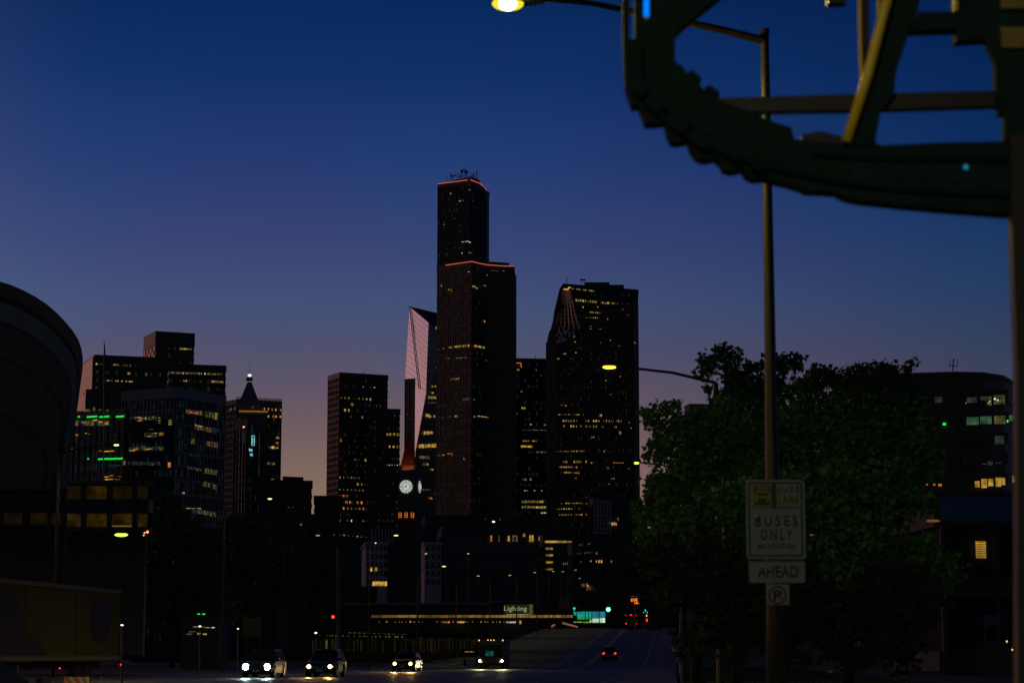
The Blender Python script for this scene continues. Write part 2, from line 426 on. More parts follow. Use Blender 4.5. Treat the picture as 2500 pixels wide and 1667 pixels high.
for (x, y, w_, h_, m_) in ((1078,698,5,3,'win_green'), (1098,707,9,3.5,'win_gold'), (1104,711,4,2,'win_green'), (1145,664,3,1.5,'win_white'),
        (1073,852,5,2,'win_dim'), (1083,851,4,3,'win_dim'), (1101,848,9,3.5,'win_green'), (1113,846.5,7,4,'win_gold'), (1123,845.5,8,5,'win_gold'), (1134,844.5,8,5,'win_gold'), (1144,844,8,5,'win_gold'),
        (1094,875,9,3.5,'win_dim'), (1118,874,8,2.5,'win_dim'), (1128,873.5,6,3,'win_dim'), (1137,873,6,2.5,'win_dim'), (1102,926,4,3.5,'win_dim'), (1107,925,4,3.5,'win_green'), (1113,925,5,3.5,'win_gold'), (1120,924,3,3.5,'win_gold'),
        (1135,975,10,5,'win_bluish'), (1144,974,9,5,'win_bluish'), (1082,1020,6,2,'win_dim'), (1098,1017,4,2,'win_dim'), (1114,1016,8,4,'win_gold'), (1073,1111,6,2,'win_green'), (1082,1110,5,3,'win_gold'), (1098,1107,11,2.5,'win_orange'), (1104,1110,4,2,'win_warm'), (1134,1120,4,4.5,'win_green'), (1085,1111,3,2,'win_green')):
    win(colr, LA, LB, x, y, w_, h_, m_, out=.35)
SA, SB = sfp[2], sfp[4]
for (x, y, w_, h_, m_) in ((1200,661,3,2,'win_dim'), (1206,661,3,2,'win_dim'), (1214,662,3,2,'win_dim'), (1229,661,3,2,'win_white'), (1188,672,2,2,'win_white'), (1240,675,2,2,'win_white')):
    win(colr, sfp[2], sfp[3], x, y, w_, h_, m_, out=.6)
RA, RB = sfp[0], sfp[5]
wl = [(1151,700,9,4,'win_green'), (1157,704,6,3,'win_green'), (1177,698,6,2,'win_green'), (1197,697,7,3,'win_gold'), (1202,700,7,3,'win_green'), (1211,698,6,3,'win_green'), (1229,699,6,3,'win_green'), (1222,697,3,2,'win_dim'),
      (1155,845,8,4.5,'win_gold'), (1165,847,8,4.5,'win_gold'), (1175,849,6,4.5,'win_green'), (1177,785,3,5,'win_orange'), (1215,752,2,2,'win_white'), (1231,787,4,2,'win_white'), (1228,791,4,2,'win_orange'), (1212,787,5,1.5,'win_dim'), (1152,976,5,4,'win_bluish'),
      (1222,970,5,2.5,'win_gold'), (1226,972,3,2,'win_warm'), (1152,1017,2,2,'win_white'), (1163,1016,5,1.5,'win_white'), (1171,1017,4,1.5,'win_white'), (1179,1018,7,1.5,'win_warm'), (1188,1020,8,2,'win_warm'), (1197,1021,6,1.5,'win_orange'), (1206,1020,6,1.5,'win_warm'), (1225,1020,5,1.5,'win_white'), (1234,1020,6,1.5,'win_white'), (1243,1018,5,1.5,'win_white'),
      (1240,1006,3,2,'win_white'), (1250,1006,3,2,'win_white'), (1256,1010,3,1.5,'win_dim'), (1224,1086,7,4,'win_orange'), (1244,1113,2,2,'win_white'), (1250,1114,2.5,2,'win_white'), (1233,868,4,2,'win_dim'), (1180,640+240,2,2,'win_dim'), (1212,1113,5,2,'win_dim'), (1241,891,6,4,'win_gold')]
for t in wl: win(colr, RA, RB, *t, out=6.5 if False else 2.2)

# --- building behind it, to the right
hfp, HH = rectfp(1258, 877, 1620, 8, 1345, 1235)
hb = thing('office_tower', base(hfp), 'low dark office block between the tallest black tower and the rounded-top tower', 'tower')
tower(hb, hfp, HH, 4.2, 1.5, .3, 3, faces=(0,), trim='dark_conc')
edge_light(hb, [VZ(1255, 887, HH-4)+Vector((0,-2,0)), V(1271, 886, 1616), V(1273, 897, 1616)], .25)
MB().tube([V(1307, 880, 1640), V(1307, 867, 1640)], .25, 5).build('antenna_mast', 'black_metal', hb)
K = dict(H=HH, fh=4.2, band=1.5, out=.2)
A, B = hfp[0], hfp[1]
for t in ((1258,908,8,4,'win_green'), (1266,908,5,4,'win_green'), (1309,913,2,2,'win_white'), (1266,949,2,2,'win_dim'), (1273,962,3,4,'win_green'), (1278,1001,9,4,'win_warm'), (1296,1038,4,3,'win_white'), (1330,1039,5,3,'win_green')): win(hb, A, B, *t, **K)
wrow(hb, A, B, 1276, 1051, 1334, 1053, 11, .8, 4, 1.6, ['win_dim', 'win_dim', 'win_warm'], **K)
wrow(hb, A, B, 1278, 1075, 1308, 1078, 6, .7, 5, 3, ['win_dim', 'win_gold'], **K)
wrow(hb, A, B, 1276, 1088, 1290, 1084, 4, .9, 4, 2, ['win_warm'], **K)
wrow(hb, A, B, 1274, 1098, 1297, 1100, 5, .95, 5, 5, ['win_gold', 'win_warm', 'win_green'], **K)
wrow(hb, A, B, 1312, 1102, 1334, 1104, 5, .9, 5, 3, ['win_dim', 'win_green'], **K)
for x in (1278, 1283, 1296): win(hb, A, B, x, 1176, 4, 5, 'win_green', **K)
for x in (1323, 1281, 1287, 1305): win(hb, A, B, x, 1200, 2.5, 2, 'win_white', **K)
wrow(hb, A, B, 1276, 1225, 1324, 1227, 9, 1, 5.5, 6, ['win_green', 'win_gold', 'win_green'], **K)
wrow(hb, A, B, 1276, 1237, 1334, 1239, 10, .95, 5.5, 6, ['win_green', 'win_gold', 'win_green'], **K)
wrow(hb, A, B, 1298, 1248, 1332, 1250, 6, 1, 5, 2, ['win_white', 'win_warm'], **K)
wrow(hb, A, B, 1322, 1254, 1328, 1254, 2, 1, 4, 4, ['win_gold'], **K)

# --- rounded-top tower on the right
ri = thing('skyscraper', (V(1440, 900, 1500).x, 1520, 0), 'broad dark skyscraper with a sloping pink granite corner under its curved top', 'skyscraper')
zb = 0
def ring(pts, Y): return [V(x, y, Y) if y < 1500 else Vector((V(x, 1100, Y).x, Y, 0)) for x, y in pts]
r1 = ring([(1391,703), (1400,735), (1412,765), (1413,792), (1382,812), (1352,826), (1340,842), (1339,1600), (1543,1600), (1543,840), (1543,780), (1543,716)], 1480)
r2 = ring([(1375,692), (1366,705), (1352,765), (1350,790), (1346,800), (1340,812), (1335,836), (1335,1600), (1558,1600), (1558,840), (1556,780), (1559,707)], 1500)
r3 = [Vector((p.x-(0 if p.x < 60 else 2), 1545, p.z-1.0 if p.z > 1 else 0)) for p in r2]
MB().loft([r1, r2, r3]).build('wall', 'matte_black', ri)
b = MB(); zt = V(1500, 700, 1480).z
zz = V(1400, 745, 1480).z; k = 0
while zz > 40:
    xl = 1405 if zz > V(1400, 800, 1480).z else (1365 if zz > V(1400, 826, 1480).z else 1340)
    pl = V(xl, 900, 1479.7); pr = V(1543, 900, 1479.7)
    y_l = pl.x; y_r = pr.x
    b.box(((y_l+y_r)/2, 1479.8, zz), (y_r-y_l, .8, 1.4)); zz -= 4.0
b.build('spandrel', 'brown_stone', ri, 'stuff')
b = MB()
for i in range(34):
    x = V(1342+i*6.1, 900, 1479.6).x
    ytop = 716 if x > V(1412, 800, 1479.6).x else 845
    zt_ = V(1450, ytop+8, 1479.6).z
    b.box((x, 1479.55, (zt_+30)/2), (.7, .7, zt_-30))
b.build('mullion', 'brown_stone', ri, 'stuff')
# the lighter corner strips: left steps and the right-hand side wall
for (xa, Ya, xb, Yb, ytop) in ((1544, 1480.5, 1557, 1499.5, 735),):
    for k in range(3):
        t = (k+.5)/3; x = xa+(xb-xa)*t; Y = Ya+(Yb-Ya)*t; p = V(x, ytop+5*k, Y)
        MB().box((p.x+.5, Y-.6, p.z/2), (1.0, 1.0, p.z)).build('pier', 'pale_conc', ri)
    b = MB(); z = V(1550, 745, 1490).z
    while z > 30:
        b.box((V(1550, 900, 1489).x+.6, 1489, z), (.5, 20, 1.5), Matrix.Rotation(R(-12), 3, 'Z')); z -= 4
    b.build('spandrel', 'conc', ri, 'stuff')
for k, (x0_, x1_, yt) in enumerate(((1333,1338,836), (1338,1343,822), (1343,1348,812), (1348,1353,800), (1353,1358,790))):
    a_, c_ = V(x0_, yt, 1478.4-k*.25), V(x1_, yt, 1478.4-k*.25)
    MB().prism([(a_.x, a_.y), (c_.x, a_.y), (c_.x, 1484), (a_.x, 1484)], 0, a_.z).build('corner_step', 'brown_stone', ri)
# granite lattice of the sloping corner
def facet(u, v, out=.0):         # u 0..1 from far-left to near-right, v 0..1 from top down
    top = V(1376, 697, 1500).lerp(V(1391, 704, 1480), u); bot = V(1350, 800, 1500).lerp(V(1413, 795, 1480), u)
    p = top.lerp(bot, v); return p + Vector((-.5, -.8, .1))*out
for i in range(7):
    u = i/6
    MB().tube([facet(u, .08, 1.0), facet(u, 1.06, 1.0)], .8, 4).build('lattice_bar', 'pink_stone', ri)
for j in range(10):
    v = .1+j*.1
    MB().tube([facet(0, v, .8), facet(1, v, .8)], .55, 4).build('lattice_bar', 'pink_stone', ri)
for (x0_, x1_, y0_, y1_) in ((1352,1413,797,820), (1350,1400,812,832), (1346,1380,826,840)):
    for i in range(6):
        x = x0_+(x1_-x0_)*i/5; y = y0_+(y1_-y0_)*(1-i/5)*.6
        p = V(x, y, 1479); MB().box(p, (1.5, 1.2, 4.6)).build('lattice_bar', 'pink_stone', ri)
MB().prism([(V(1427,700,1500).x,1500), (V(1488,700,1500).x,1500), (V(1488,700,1520).x,1520), (V(1427,700,1520).x,1520)], V(1427,700,1500).z, V(1450,689,1500).z).build('plant_room', 'black_stone', ri)
MB().prism([(V(1488,700,1501).x,1501), (V(1523,700,1501).x,1501), (V(1523,700,1518).x,1518), (V(1488,700,1518).x,1518)], V(1523,706,1500).z, V(1500,694.5,1500).z).build('plant_room', 'black_stone', ri)
for (x, y0_, y1_) in ((1384,692,676), (1420,690,682), (1426,690,681)): MB().tube([V(x, y0_, 1510), V(x, y1_, 1510)], .25, 5).build('antenna_mast', 'black_metal', ri)
MB().box(V(1423, 683, 1510), (4, .4, 1)).build('antenna_arm', 'black_metal', ri)
A, B = (r1[7].x, 1480), (r1[8].x, 1480)
K = dict(out=.35)
win(ri, A, B, 1381, 708, 14, 3.5, 'win_warm', out=3); win(ri, A, B, 1390, 704, 7, 3, 'win_warm', out=3)
wrow(ri, A, B, 1399, 705, 1450, 711, 11, .8, 5, 3.5, ['win_green', 'win_green', 'win_dim'], **K)
wrow(ri, A, B, 1407, 733, 1500, 742, 22, .88, 4.6, 5.5, ['win_green', 'win_gold', 'win_green'], **K)
wrow(ri, A, B, 1500, 741, 1540, 745, 7, .5, 4, 4.5, ['win_green', 'win_dim'], **K)
for t in ((1484,740,10,5,'win_warm'), (1423,750,3,4,'win_green'), (1458,750,4,4,'win_gold'), (1519,756,4,2,'win_gold'), (1429,758,3,2,'win_green'), (1534,770,2,2,'win_white'), (1483,779,2,2,'win_white'), (1443,798,4,3.5,'win_gold'), (1465,801,7,6,'win_orange'), (1442,802,3,3,'win_warm'), (1380,811,6,4,'win_warm'), (1402,822,5,2,'win_orange'), (1404,835,4,2,'win_orange'), (1379,864,5,2.5,'win_white'), (1406,861,3,2,'win_white'), (1356,876,5,3,'win_gold'), (1363,876,5,3,'win_white'), (1502,841,3,5,'win_orange'), (1512,844,5,2.5,'win_orange'), (1494,843,3,2,'win_white'), (1397,899,3,2,'win_green'), (1514,919,2,2,'win_white'), (1456,939,3,2,'win_white'), (1491,963,2.5,2,'win_white'), (1388,913,2,2,'win_dim'), (1424,912,2,2,'win_dim'), (1479,929,5,2,'win_green'), (1455,828,2,2,'win_white'), (1467,828,3,1.5,'win_white'), (1475,829,3,1.5,'win_white'), (1490,830,2,2,'win_white'), (1430,813,2,2,'win_white'), (1458,815,2,2,'win_dim'), (1420,822,2,2,'win_dim'), (1466,837,2,2,'win_dim'), (1550,837,2,2,'win_white')): win(ri, A, B, *t, **K)
wrow(ri, A, B, 1442, 762, 1468, 765, 7, .9, 4, 4, ['win_green', 'win_gold'], **K)
wrow(ri, A, B, 1419, 774, 1462, 776, 11, .75, 3.5, 3, ['win_green', 'win_gold'], **K)
wrow(ri, A, B, 1365, 1012, 1424, 1012, 16, .85, 3, 2.5, ['win_dim', 'win_warm', 'win_dim'], **K)
wrow(ri, A, B, 1363, 1027, 1515, 1028, 24, .68, 4.5, 5, ['win_gold', 'win_warm', 'win_gold', 'win_dim'], **K)
wrow(ri, A, B, 1378, 1040, 1510, 1042, 18, .42, 4.5, 5, ['win_gold', 'win_warm', 'win_green'], **K)
for t in ((1466,1014,6,5,'win_warm'), (1405,1050,5,2,'win_warm'), (1514,1056,4,7,'win_warm'), (1446,1065,8,7,'win_gold'), (1536,1032,3,2.5,'win_green'), (1540,1045,2.5,2,'win_white'), (1372,989,5,2,'win_green'), (1382,990,4,2,'win_gold'), (1503,1006,5,2,'win_dim'), (1348,1168,4,6,'win_green'), (1405,1167,5,4,'win_green'), (1496,1168,8,3,'win_green'), (1430,1216,4,5,'win_orange'), (1449,1217,6,4,'win_warm'), (1461,1217,6,4,'win_gold'), (1515,1119,4,2.5,'win_warm'), (1446,1131,6,5,'win_warm'), (1404,1218,6,2.5,'win_green'), (1486,1181,4,2,'win_green'), (1484,1142,4,5,'win_green'), (1534,1145,5,4,'win_green')): win(ri, A, B, *t, **K)
wrow(ri, A, B, 1340, 1104, 1432, 1101, 17, .85, 5, 5, ['win_gold', 'win_warm', 'win_gold', 'win_dim'], **K)
wrow(ri, A, B, 1476, 1103, 1490, 1104, 3, .9, 5, 5, ['win_gold'], **K)
wrow(ri, A, B, 1350, 1127, 1430, 1127, 13, .6, 5, 5.5, ['win_warm', 'win_orange', 'win_green', 'win_gold'], **K)
wrow(ri, A, B, 1500, 1130, 1520, 1131, 4, .9, 5, 5, ['win_warm', 'win_orange'], **K)
wrow(ri, A, B, 1368, 1140, 1408, 1140, 8, .8, 5, 4, ['win_warm', 'win_gold'], **K)
wrow(ri, A, B, 1378, 1153, 1412, 1154, 8, .9, 4, 3.5, ['win_orange', 'win_gold'], **K)
wrow(ri, A, B, 1370, 1230, 1432, 1230, 11, .85, 5.5, 5.5, ['win_warm', 'win_gold', 'win_gold'], **K)
wrow(ri, A, B, 1341, 1244, 1414, 1243, 13, .75, 5, 5.5, ['win_warm', 'win_gold', 'win_green'], **K)
wrow(ri, A, B, 1341, 1258, 1432, 1257, 15, .72, 5, 5.5, ['win_gold', 'win_gold', 'win_warm'], **K)
wrow(ri, A, B, 1444, 1243, 1450, 1243, 2, 1, 4, 4, ['win_orange'], **K)

# --- pinkish folded glass tower and the dark slab in front of it
ft = thing('skyscraper', (V(1020, 900, 1620).x, 1640, 0), 'folded glass skyscraper whose west side mirrors the pink sunset', 'skyscraper')
a = V(1000, 748, 1655); n1 = V(1046, 787, 1600); n2 = V(1040, 960, 1600); n3 = V(1014, 1103, 1606)
l1 = V(989, 925, 1650); l2 = V(1003, 1104, 1640); l3 = Vector((l2.x-2, 1640, 0)); n4 = Vector((V(1014, 1200, 1606).x, 1606, 0))
rt = V(1085, 768, 1690); rn = V(1085, 820, 1650)
MB().add([a, n1, n2, n3, l2, l1], [(0,1,2,5), (5,2,3,4)]).build('sunset_facade', 'glass_mirror', ft)
e_ = Vector((1.2, -.25, 0)); a2, n12, n22, n32 = a+Vector((.02, .05, .05)), n1+e_*.01, n2+e_*.01, n3+e_*.01
rb = Vector((rn.x, rn.y, 0))
MB().add([a, n12, n22, n32, n4, rb, rn, rt], [(0,1,6,7), (1,2,6), (2,3,6), (3,4,5,6)]).build('shaded_facade', 'black_stone', ft)
def fpt(u, v):                    # on the pink facade
    left = a.lerp(l1, v); right = n1.lerp(n2, v); return left.lerp(right, u)+Vector((-.4, -.5, 0))
b = MB()
for i in range(1, 14):
    v = i/13.5; b.tube([fpt(0, v), fpt(1, v)], .09, 4)
b.build('floor_line', 'glass_dark', ft, 'stuff')
MB().tube([fpt(.02, .0), fpt(.70, 1.0)+Vector((0,-.3,0))], .36, 5).build('seam', 'black_metal', ft)
MB().tube([a+Vector((-.3,-.8,.2)), n1+Vector((-.3,-.8,.2))], .35, 5).build('coping', 'pink_stone', ft)
A, B = (n4.x, n4.y), (rb.x, rb.y)
for t in ((1063,802,5,8,'win_green'), (1046,856,4,4,'win_gold'), (1058,857,4,5,'win_gold'), (1064,856,4,5,'win_gold'), (1046,870,5,3,'win_green'), (1058,870,5,3,'win_green'), (1048,897,4,2,'win_dim'), (1060,897,5,2,'win_dim'), (1041,1014,8,7,'win_gold'), (1046,1017,6,5,'win_warm'), (1057,1016,4,6,'win_green'), (1052,1146,6,4,'win_orange'), (1053,959,5,4,'win_gold'), (1021,1020,3,7,'win_warm'), (1021,1042,3,6,'win_dim'), (1062,1205,4,3,'win_orange'), (1049,1216,7,4,'win_orange')): win(ft, A, B, *t, out=1.2)
wrow(ft, A, B, 1044, 943, 1066, 943, 4, 1, 6, 4.5, ['win_warm', 'win_gold'], out=1.2)
wrow(ft, A, B, 1043, 970, 1066, 971, 5, 1, 5.5, 6, ['win_gold', 'win_green'], out=1.2)
wrow(ft, A, B, 1044, 983, 1058, 983, 3, .8, 5, 2, ['win_dim'], out=1.2)
wrow(ft, A, B, 1034, 1057, 1050, 1056, 3, 1, 6.5, 8, ['win_gold', 'win_gold'], out=1.2)
wrow(ft, A, B, 1022, 1089, 1065, 1087, 8, 1, 6, 8.5, ['win_gold', 'win_gold', 'win_green'], out=1.2)
wrow(ft, A, B, 1024, 1116, 1042, 1116, 4, 1, 5.5, 8, ['win_green', 'win_dim'], out=1.2)
wrow(ft, A, B, 1032, 1133, 1040, 1133, 2, 1, 6, 6, ['win_dim', 'win_green'], out=1.2)
wrow(ft, A, B, 1030, 1195, 1046, 1195, 4, .8, 4, 2, ['win_dim'], out=1.2)
gf, HG = rectfp(1011, 928, 1540, 82, 1014, 988)
gf = [V(989, 927, 1540).xy, V(1013, 928, 1535).xy, V(1013, 928, 1560).xy, V(990, 927, 1560).xy]; HG = V(1000, 927.5, 1538).z
gb = thing('office_tower', base(gf), 'narrow dark slab in front of the pink mirrored skyscraper', 'tower')
tower(gb, gf, HG, 4, 1.3, .25, 3, faces=(0,), body='glass_blue')
for t in ((994,973,5,2,'win_green'), (994,1013,4,3,'win_gold'), (1002,1025,3,2,'win_dim'), (993,960,3,2,'win_dim')): win(gb, gf[0], gf[1], *t)

# --- plain dark tower with the chamfer, and its lower wing
ef, HE = rectfp(830, 912, 1350, 26, 946, 802)
eb = thing('office_tower', base(ef), 'plain black square tower standing alone beside the strip of sunset sky', 'tower')
tower(eb, ef, HE, 3.9, 1.5, .3, 2.6, trim='black_stone', body='black_stone')
MB().tube([V(889, 915, 1370), V(889, 906, 1370)], .2, 5).build('antenna_mast', 'black_metal', eb)
K = dict(H=HE, fh=3.9, band=1.5)
A, B = ef[0], ef[1]
for t in ((887,952.5,2.5,2,'win_white'), (905,953,2,2,'win_dim'), (914,955,2.5,2,'win_white'), (884,1028,4,6,'win_green'), (832,1076,3,7,'win_warm'), (901,1080,3,4,'win_green'), (893,1129,5,6,'win_warm'), (919,1121,2,4,'win_gold'), (904,977,4,6,'win_orange'), (851,977,3,3,'win_gold'), (857,1015,2,2,'win_orange'), (866,1079,3,2,'win_dim'), (903,1117,2,2,'win_white'), (867,1130,3,2,'win_white'), (876,1130,2,2,'win_dim')): win(eb, A, B, *t, **K)
wrow(eb, A, B, 833, 973.5, 913, 979, 10, .8, 3.5, 4, ['win_gold', 'win_dim', 'win_green', 'win_dim'], **K)
for x in (842, 851, 859): win(eb, A, B, x, 1000, 4.5, 6, 'win_gold', **K)
for x, m_ in ((901,'win_dim'), (919,'win_dim'), (928,'win_dim')): win(eb, A, B, x, 1003, 2.5, 4, m_, **K)
wrow(eb, A, B, 829, 1168, 951, 1171, 14, .85, 4, 4.5, ['win_warm', 'win_gold', 'win_dim'], **K)
for x in (874, 884, 923, 932): win(eb, A, B, x, 1182, 4.5, 5, 'win_gold', **K)
wrow(eb, A, B, 829, 1193, 886, 1196, 7, .8, 4, 3.5, ['win_green', 'win_green', 'win_dim'], **K)
for x in (829, 838, 847): win(eb, A, B, x, 1218, 5, 5, 'win_orange' if x > 830 else 'win_dim', **K)
for x in (829, 846, 855, 874, 883): win(eb, A, B, x, 1233, 4.5, 6, 'win_orange' if x > 830 else 'win_dim', **K)
wrow(eb, A, B, 829, 1245, 886, 1247, 7, .9, 4.5, 5.5, ['win_warm', 'win_orange', 'win_dim'], **K)
wrow(eb, A, B, 913, 1248, 950, 1249, 5, 1, 5, 6, ['win_gold', 'win_warm'], **K)
wrow(eb, A, B, 829, 1272, 886, 1274, 7, .8, 4, 4, ['win_warm', 'win_dim', 'win_white'], **K)
wf, HW = rectfp(900, 1000, 1345, 10, 976, 890)
wb = thing('office_tower', base(wf), 'lower dark block adjoining the plain black square tower on its right', 'tower')
tower(wb, wf, HW, 3.9, 1.5, .3, 2.6, faces=(0,), trim='black_stone', body='black_stone')
K = dict(H=HW, fh=3.9, band=1.5)
A, B = wf[0], wf[1]
for x in (946, 953, 962, 971): win(wb, A, B, x, 1059.5, 4.5, 6, 'win_gold', **K)
for x in (952, 961, 970): win(wb, A, B, x, 1098, 4.5, 5, 'win_gold', **K)
wrow(wb, A, B, 944, 1135, 970, 1136, 5, 1, 3, 2, ['win_white', 'win_dim'], **K)
for t in ((951,1012,2,2,'win_dim'), (964,1022,2,4,'win_dim')): win(wb, A, B, *t, **K)

# --- pyramid-roofed tower (left) 
st = thing('skyscraper', (V(617, 1100, 1250).x, 1262, 0), 'old pale tower with a pointed pyramid roof and a bright globe on its tip', 'skyscraper')
c0 = V(617, 1012, 1250); PXM = 1250/FPX
def sq(cx, cy, hw, rot=8):
    r_ = R(rot); return [(cx+hw*math.sqrt(2)*math.cos(r_+math.pi*(.25+.5*k+1)), cy+hw*math.sqrt(2)*math.sin(r_+math.pi*(.25+.5*k+1))) for k in range(4)]
zE = V(617, 1012, 1256).z; cx, cy = V(618, 1012, 1257).x, 1257
ap = V(609, 930, 1257); z2 = V(610, 990, 1257).z
hw = 33*PXM; sqr = sq(cx, cy, hw*.93)
MB().prism(sqr, 0, zE-1).build('tower_shaft', 'terra', st)
MB().loft([[(p[0], p[1], zE) for p in sq(cx, cy, hw*.98)], [(p[0], p[1], z2) for p in sq(V(608,990,1257).x, cy, hw*.80)], [(p[0], p[1], V(609,933,1257).z) for p in sq(V(609,933,1257).x, cy, 1.2)]]).build('pyramid_roof', 'terra', st)
MB().prism(sq(cx, cy, hw*1.03), zE-1, zE+.9).build('cornice', 'terra', st)
ea = sq(cx, cy, hw*1.06)
MB().tube([(ea[0][0], ea[0][1]-.3, zE+1.1), (ea[1][0], ea[1][1]-.3, zE+1.1)], .32, 5).build('cornice_light', emat('warm_cornice_light', (1,.45,.13), .28), st)
xx = V(609, 930, 1257).x
MB().prism(sq(xx, cy, 1.9), V(609,929,1257).z, V(609,922,1257).z).build('lantern', 'terra', st)
MB().ball(V(609.5, 916, 1257), .85, 10, 6, (1, 1, 1)).build('globe_light', emat('globe_glow', (1,.92,.95), 1.3), st)
for dx in (-3.3, 3.3): MB().ball(V(609.5+dx, 916, 1256), .5, 6, 4).build('globe_light', emat('globe_spark', (1,.9,.8), 1.1), st)
MB().tube([V(609.5, 912, 1257), V(609.5, 891, 1257)], [.18, .08], 5).build('flag_mast', 'black_metal', st)
for x in (608, 618, 629):
    for s in (-1, 1): MB().tube([V(x+3.4*s, 999, 1247.5), V(x, 990.5, 1249)], .22, 4).build('dormer', 'pale_conc', st)
wl_, HL = [V(551, 984, 1262).xy, V(586, 984, 1248).xy, V(686.5, 981, 1262).xy, V(690, 981, 1290).xy, V(545, 984, 1290).xy], V(600, 982, 1255).z
wl_ = [V(549, 984, 1270).xy, V(579, 978, 1258).xy, V(687, 982, 1268).xy, V(687, 981, 1300).xy, V(549, 984, 1300).xy]
HL = V(640, 980, 1262).z
tower(st, wl_, HL, 3.8, 1.4, .35, 2.8, faces=(0, 1), body='dark_conc', trim='terra', top=2)
b = MB()
for i in range(30):
    p = Vector(wl_[1]).lerp(Vector(wl_[2]), i/29); b.box((p.x, p.y-.3, HL+1.5), (.5, .5, 1.6))
b.build('baluster', 'terra', st, 'stuff')
win(st, sqr[0], sqr[1], 617, 994, 3.5, 5, 'win_warm', out=1.2); win(st, sqr[0], sqr[1], 613, 960, 3, 3, 'win_warm', out=-8)
A, B = wl_[1], wl_[2]
for x in (645, 655, 664, 673, 685): win(st, A, B, x, 1001-(685-x)*.08, 2.2, 5.5, 'win_warm', out=.5)
for x in (655, 667, 673, 684): win(st, A, B, x, 1017, 4, 5, 'win_warm', out=.5)
for t in ((677,1068,8,5,'win_gold'), (676,1081,6,4,'win_green'), (659,1092,4,4,'win_gold'), (666,1092,7,6,'win_warm'), (676,1093,7,3,'win_gold'), (656,1131,7,6,'win_dim'), (667,1132,7,5,'win_dim'), (665,1170,7,4,'win_dim'), (548+25,1070,3,3,'win_dim')): win(st, A, B, *t, out=.5)
for x, yy in ((562,1001), (566,999), (575,997)): win(st, wl_[0], wl_[1], x, yy, 2, 6, 'win_dim', out=.5)

# --- hotel block with the lit sign in front of it
hf = [V(574, 1040, 830).xy, V(604, 1036, 822).xy, V(642, 1040, 836).xy, V(640, 1040, 860).xy, V(574, 1040, 862).xy]
HHt = V(604, 1028, 822).z
ht = thing('hotel', base(hf), 'dark hotel block with pale blue lit lettering below the pyramid-roofed tower', 'building')
tower(ht, hf, HHt, 3.2, 1.0, .2, 2.2, faces=(0, 1), trim='dark_conc')
A, B = Vector((*hf[1], 0)), Vector((*hf[2], 0)); d = (B-A).normalized(); n = Vector((d.y, -d.x, 0))
M['sign_blue'] = emat('pale_blue_sign', (.25,.78,.85), .75)
def fpos(x, y, o=.5): return on_face(x, y, A, n)+n*o
mpx = 824/FPX
text_mesh('EMBASSY', 'sign_lettering', 'sign_blue', ht, fpos(605, 1100.5), d, (0,0,1), 19*mpx*1.06, 6.2*mpx, .08)
text_mesh('SUITES', 'sign_lettering', 'sign_blue', ht, fpos(607.5, 1112), d, (0,0,1), 14.5*mpx*1.06, 6.2*mpx, .08)
for (x0_, y0_, x1_, y1_) in ((611.5,1063.5,618.5,1063.5), (618.5,1063.5,618.5,1087), (618.5,1087,611.5,1087), (611.5,1087,611.5,1063.5), (613.5,1068,613.5,1083), (613.5,1068,617,1072), (617,1072,617,1079), (613.5,1083,617,1079)):
    MB().tube([fpos(x0_, y0_), fpos(x1_, y1_)], .11, 4).build('sign_emblem', 'sign_blue', ht)
for xx_, y0_, y1_, m_ in ((592,1050,1085,'a'), (613,1036,1060,'b'), (630,1055,1160,'a')):
    p, q_ = on_face(xx_, y0_, A, n), on_face(xx_, y1_, A, n)
    MB().box((p+q_)/2+n*.35, (8*mpx, .15, p.z-q_.z), Matrix.Rotation(math.atan2(d.y, d.x), 3, 'Z')).build('glass_strip', M.setdefault('dim_teal', emat('dim_teal_panel', (.10,.2,.22), .07, .6, .3)), ht)
for x, y in ((548, 1042), (595, 1042)):
    MB().ball(V(x, y, 818), .35, 8, 5).build('beacon', M.setdefault('beacon', emat('orange_beacon', (1,.35,.13), 2.2)), ht)

M['win_faint'] = emat('faint_pane_glow', (.8,.66,.45), .010, .9, .35); M['win_faint_blue'] = emat('faint_pane_glow_blue', (.35,.6,.7), .010, .9, .35)  # faint glow put into random panes so the window lattice shows
def faint(root, A, B, H, zlow, fh, band, top, step, wd, p, m='win_faint', out=.1):
    A = Vector((A[0], A[1], 0)); B = Vector((B[0], B[1], 0)); d = (B-A); ln = d.length; d.normalize(); n = Vector((d.y, -d.x, 0)); b = MB()
    rot = Matrix.Rotation(math.atan2(d.y, d.x), 3, 'Z'); z = H-top
    while z > zlow+fh:
        z -= fh; k = int(ln/step); pp = p*random.uniform(.3, 1.7)
        for i in range(k):
            if random.random() < pp:
                c = A+d*(ln*(i+.5)/k)+n*out; c.z = z+band+(fh-band)/2; b.box(c, (wd*random.uniform(.7, 1), .06, (fh-band)*random.uniform(.5, .95)), rot)
    if b.v: b.build('window', m, root, 'stuff')
faint(colr, sfp[-1], sfp[0], H2, 30, 4, 1.5, 3, 2.2, 1.5, .5); faint(colr, sfp[0], sfp[2], H2, 30, 4, 1.5, 3, 2.2, 1.5, .12, out=.15)
faint(colr, tfp[-1], tfp[0], H1, 215, 4, 1.5, 3, 2.2, 1.5, .2)
faint(hb, hfp[0], hfp[1], HH, 60, 4.2, 1.5, 2.5, 3, 2.2, .25, 'win_faint_blue'); faint(eb, ef[0], ef[1], HE, 60, 3.9, 1.5, 2.5, 2.6, 1.4, .3); faint(wb, wf[0], wf[1], HW, 60, 3.9, 1.5, 2.5, 2.6, 1.4, .3)
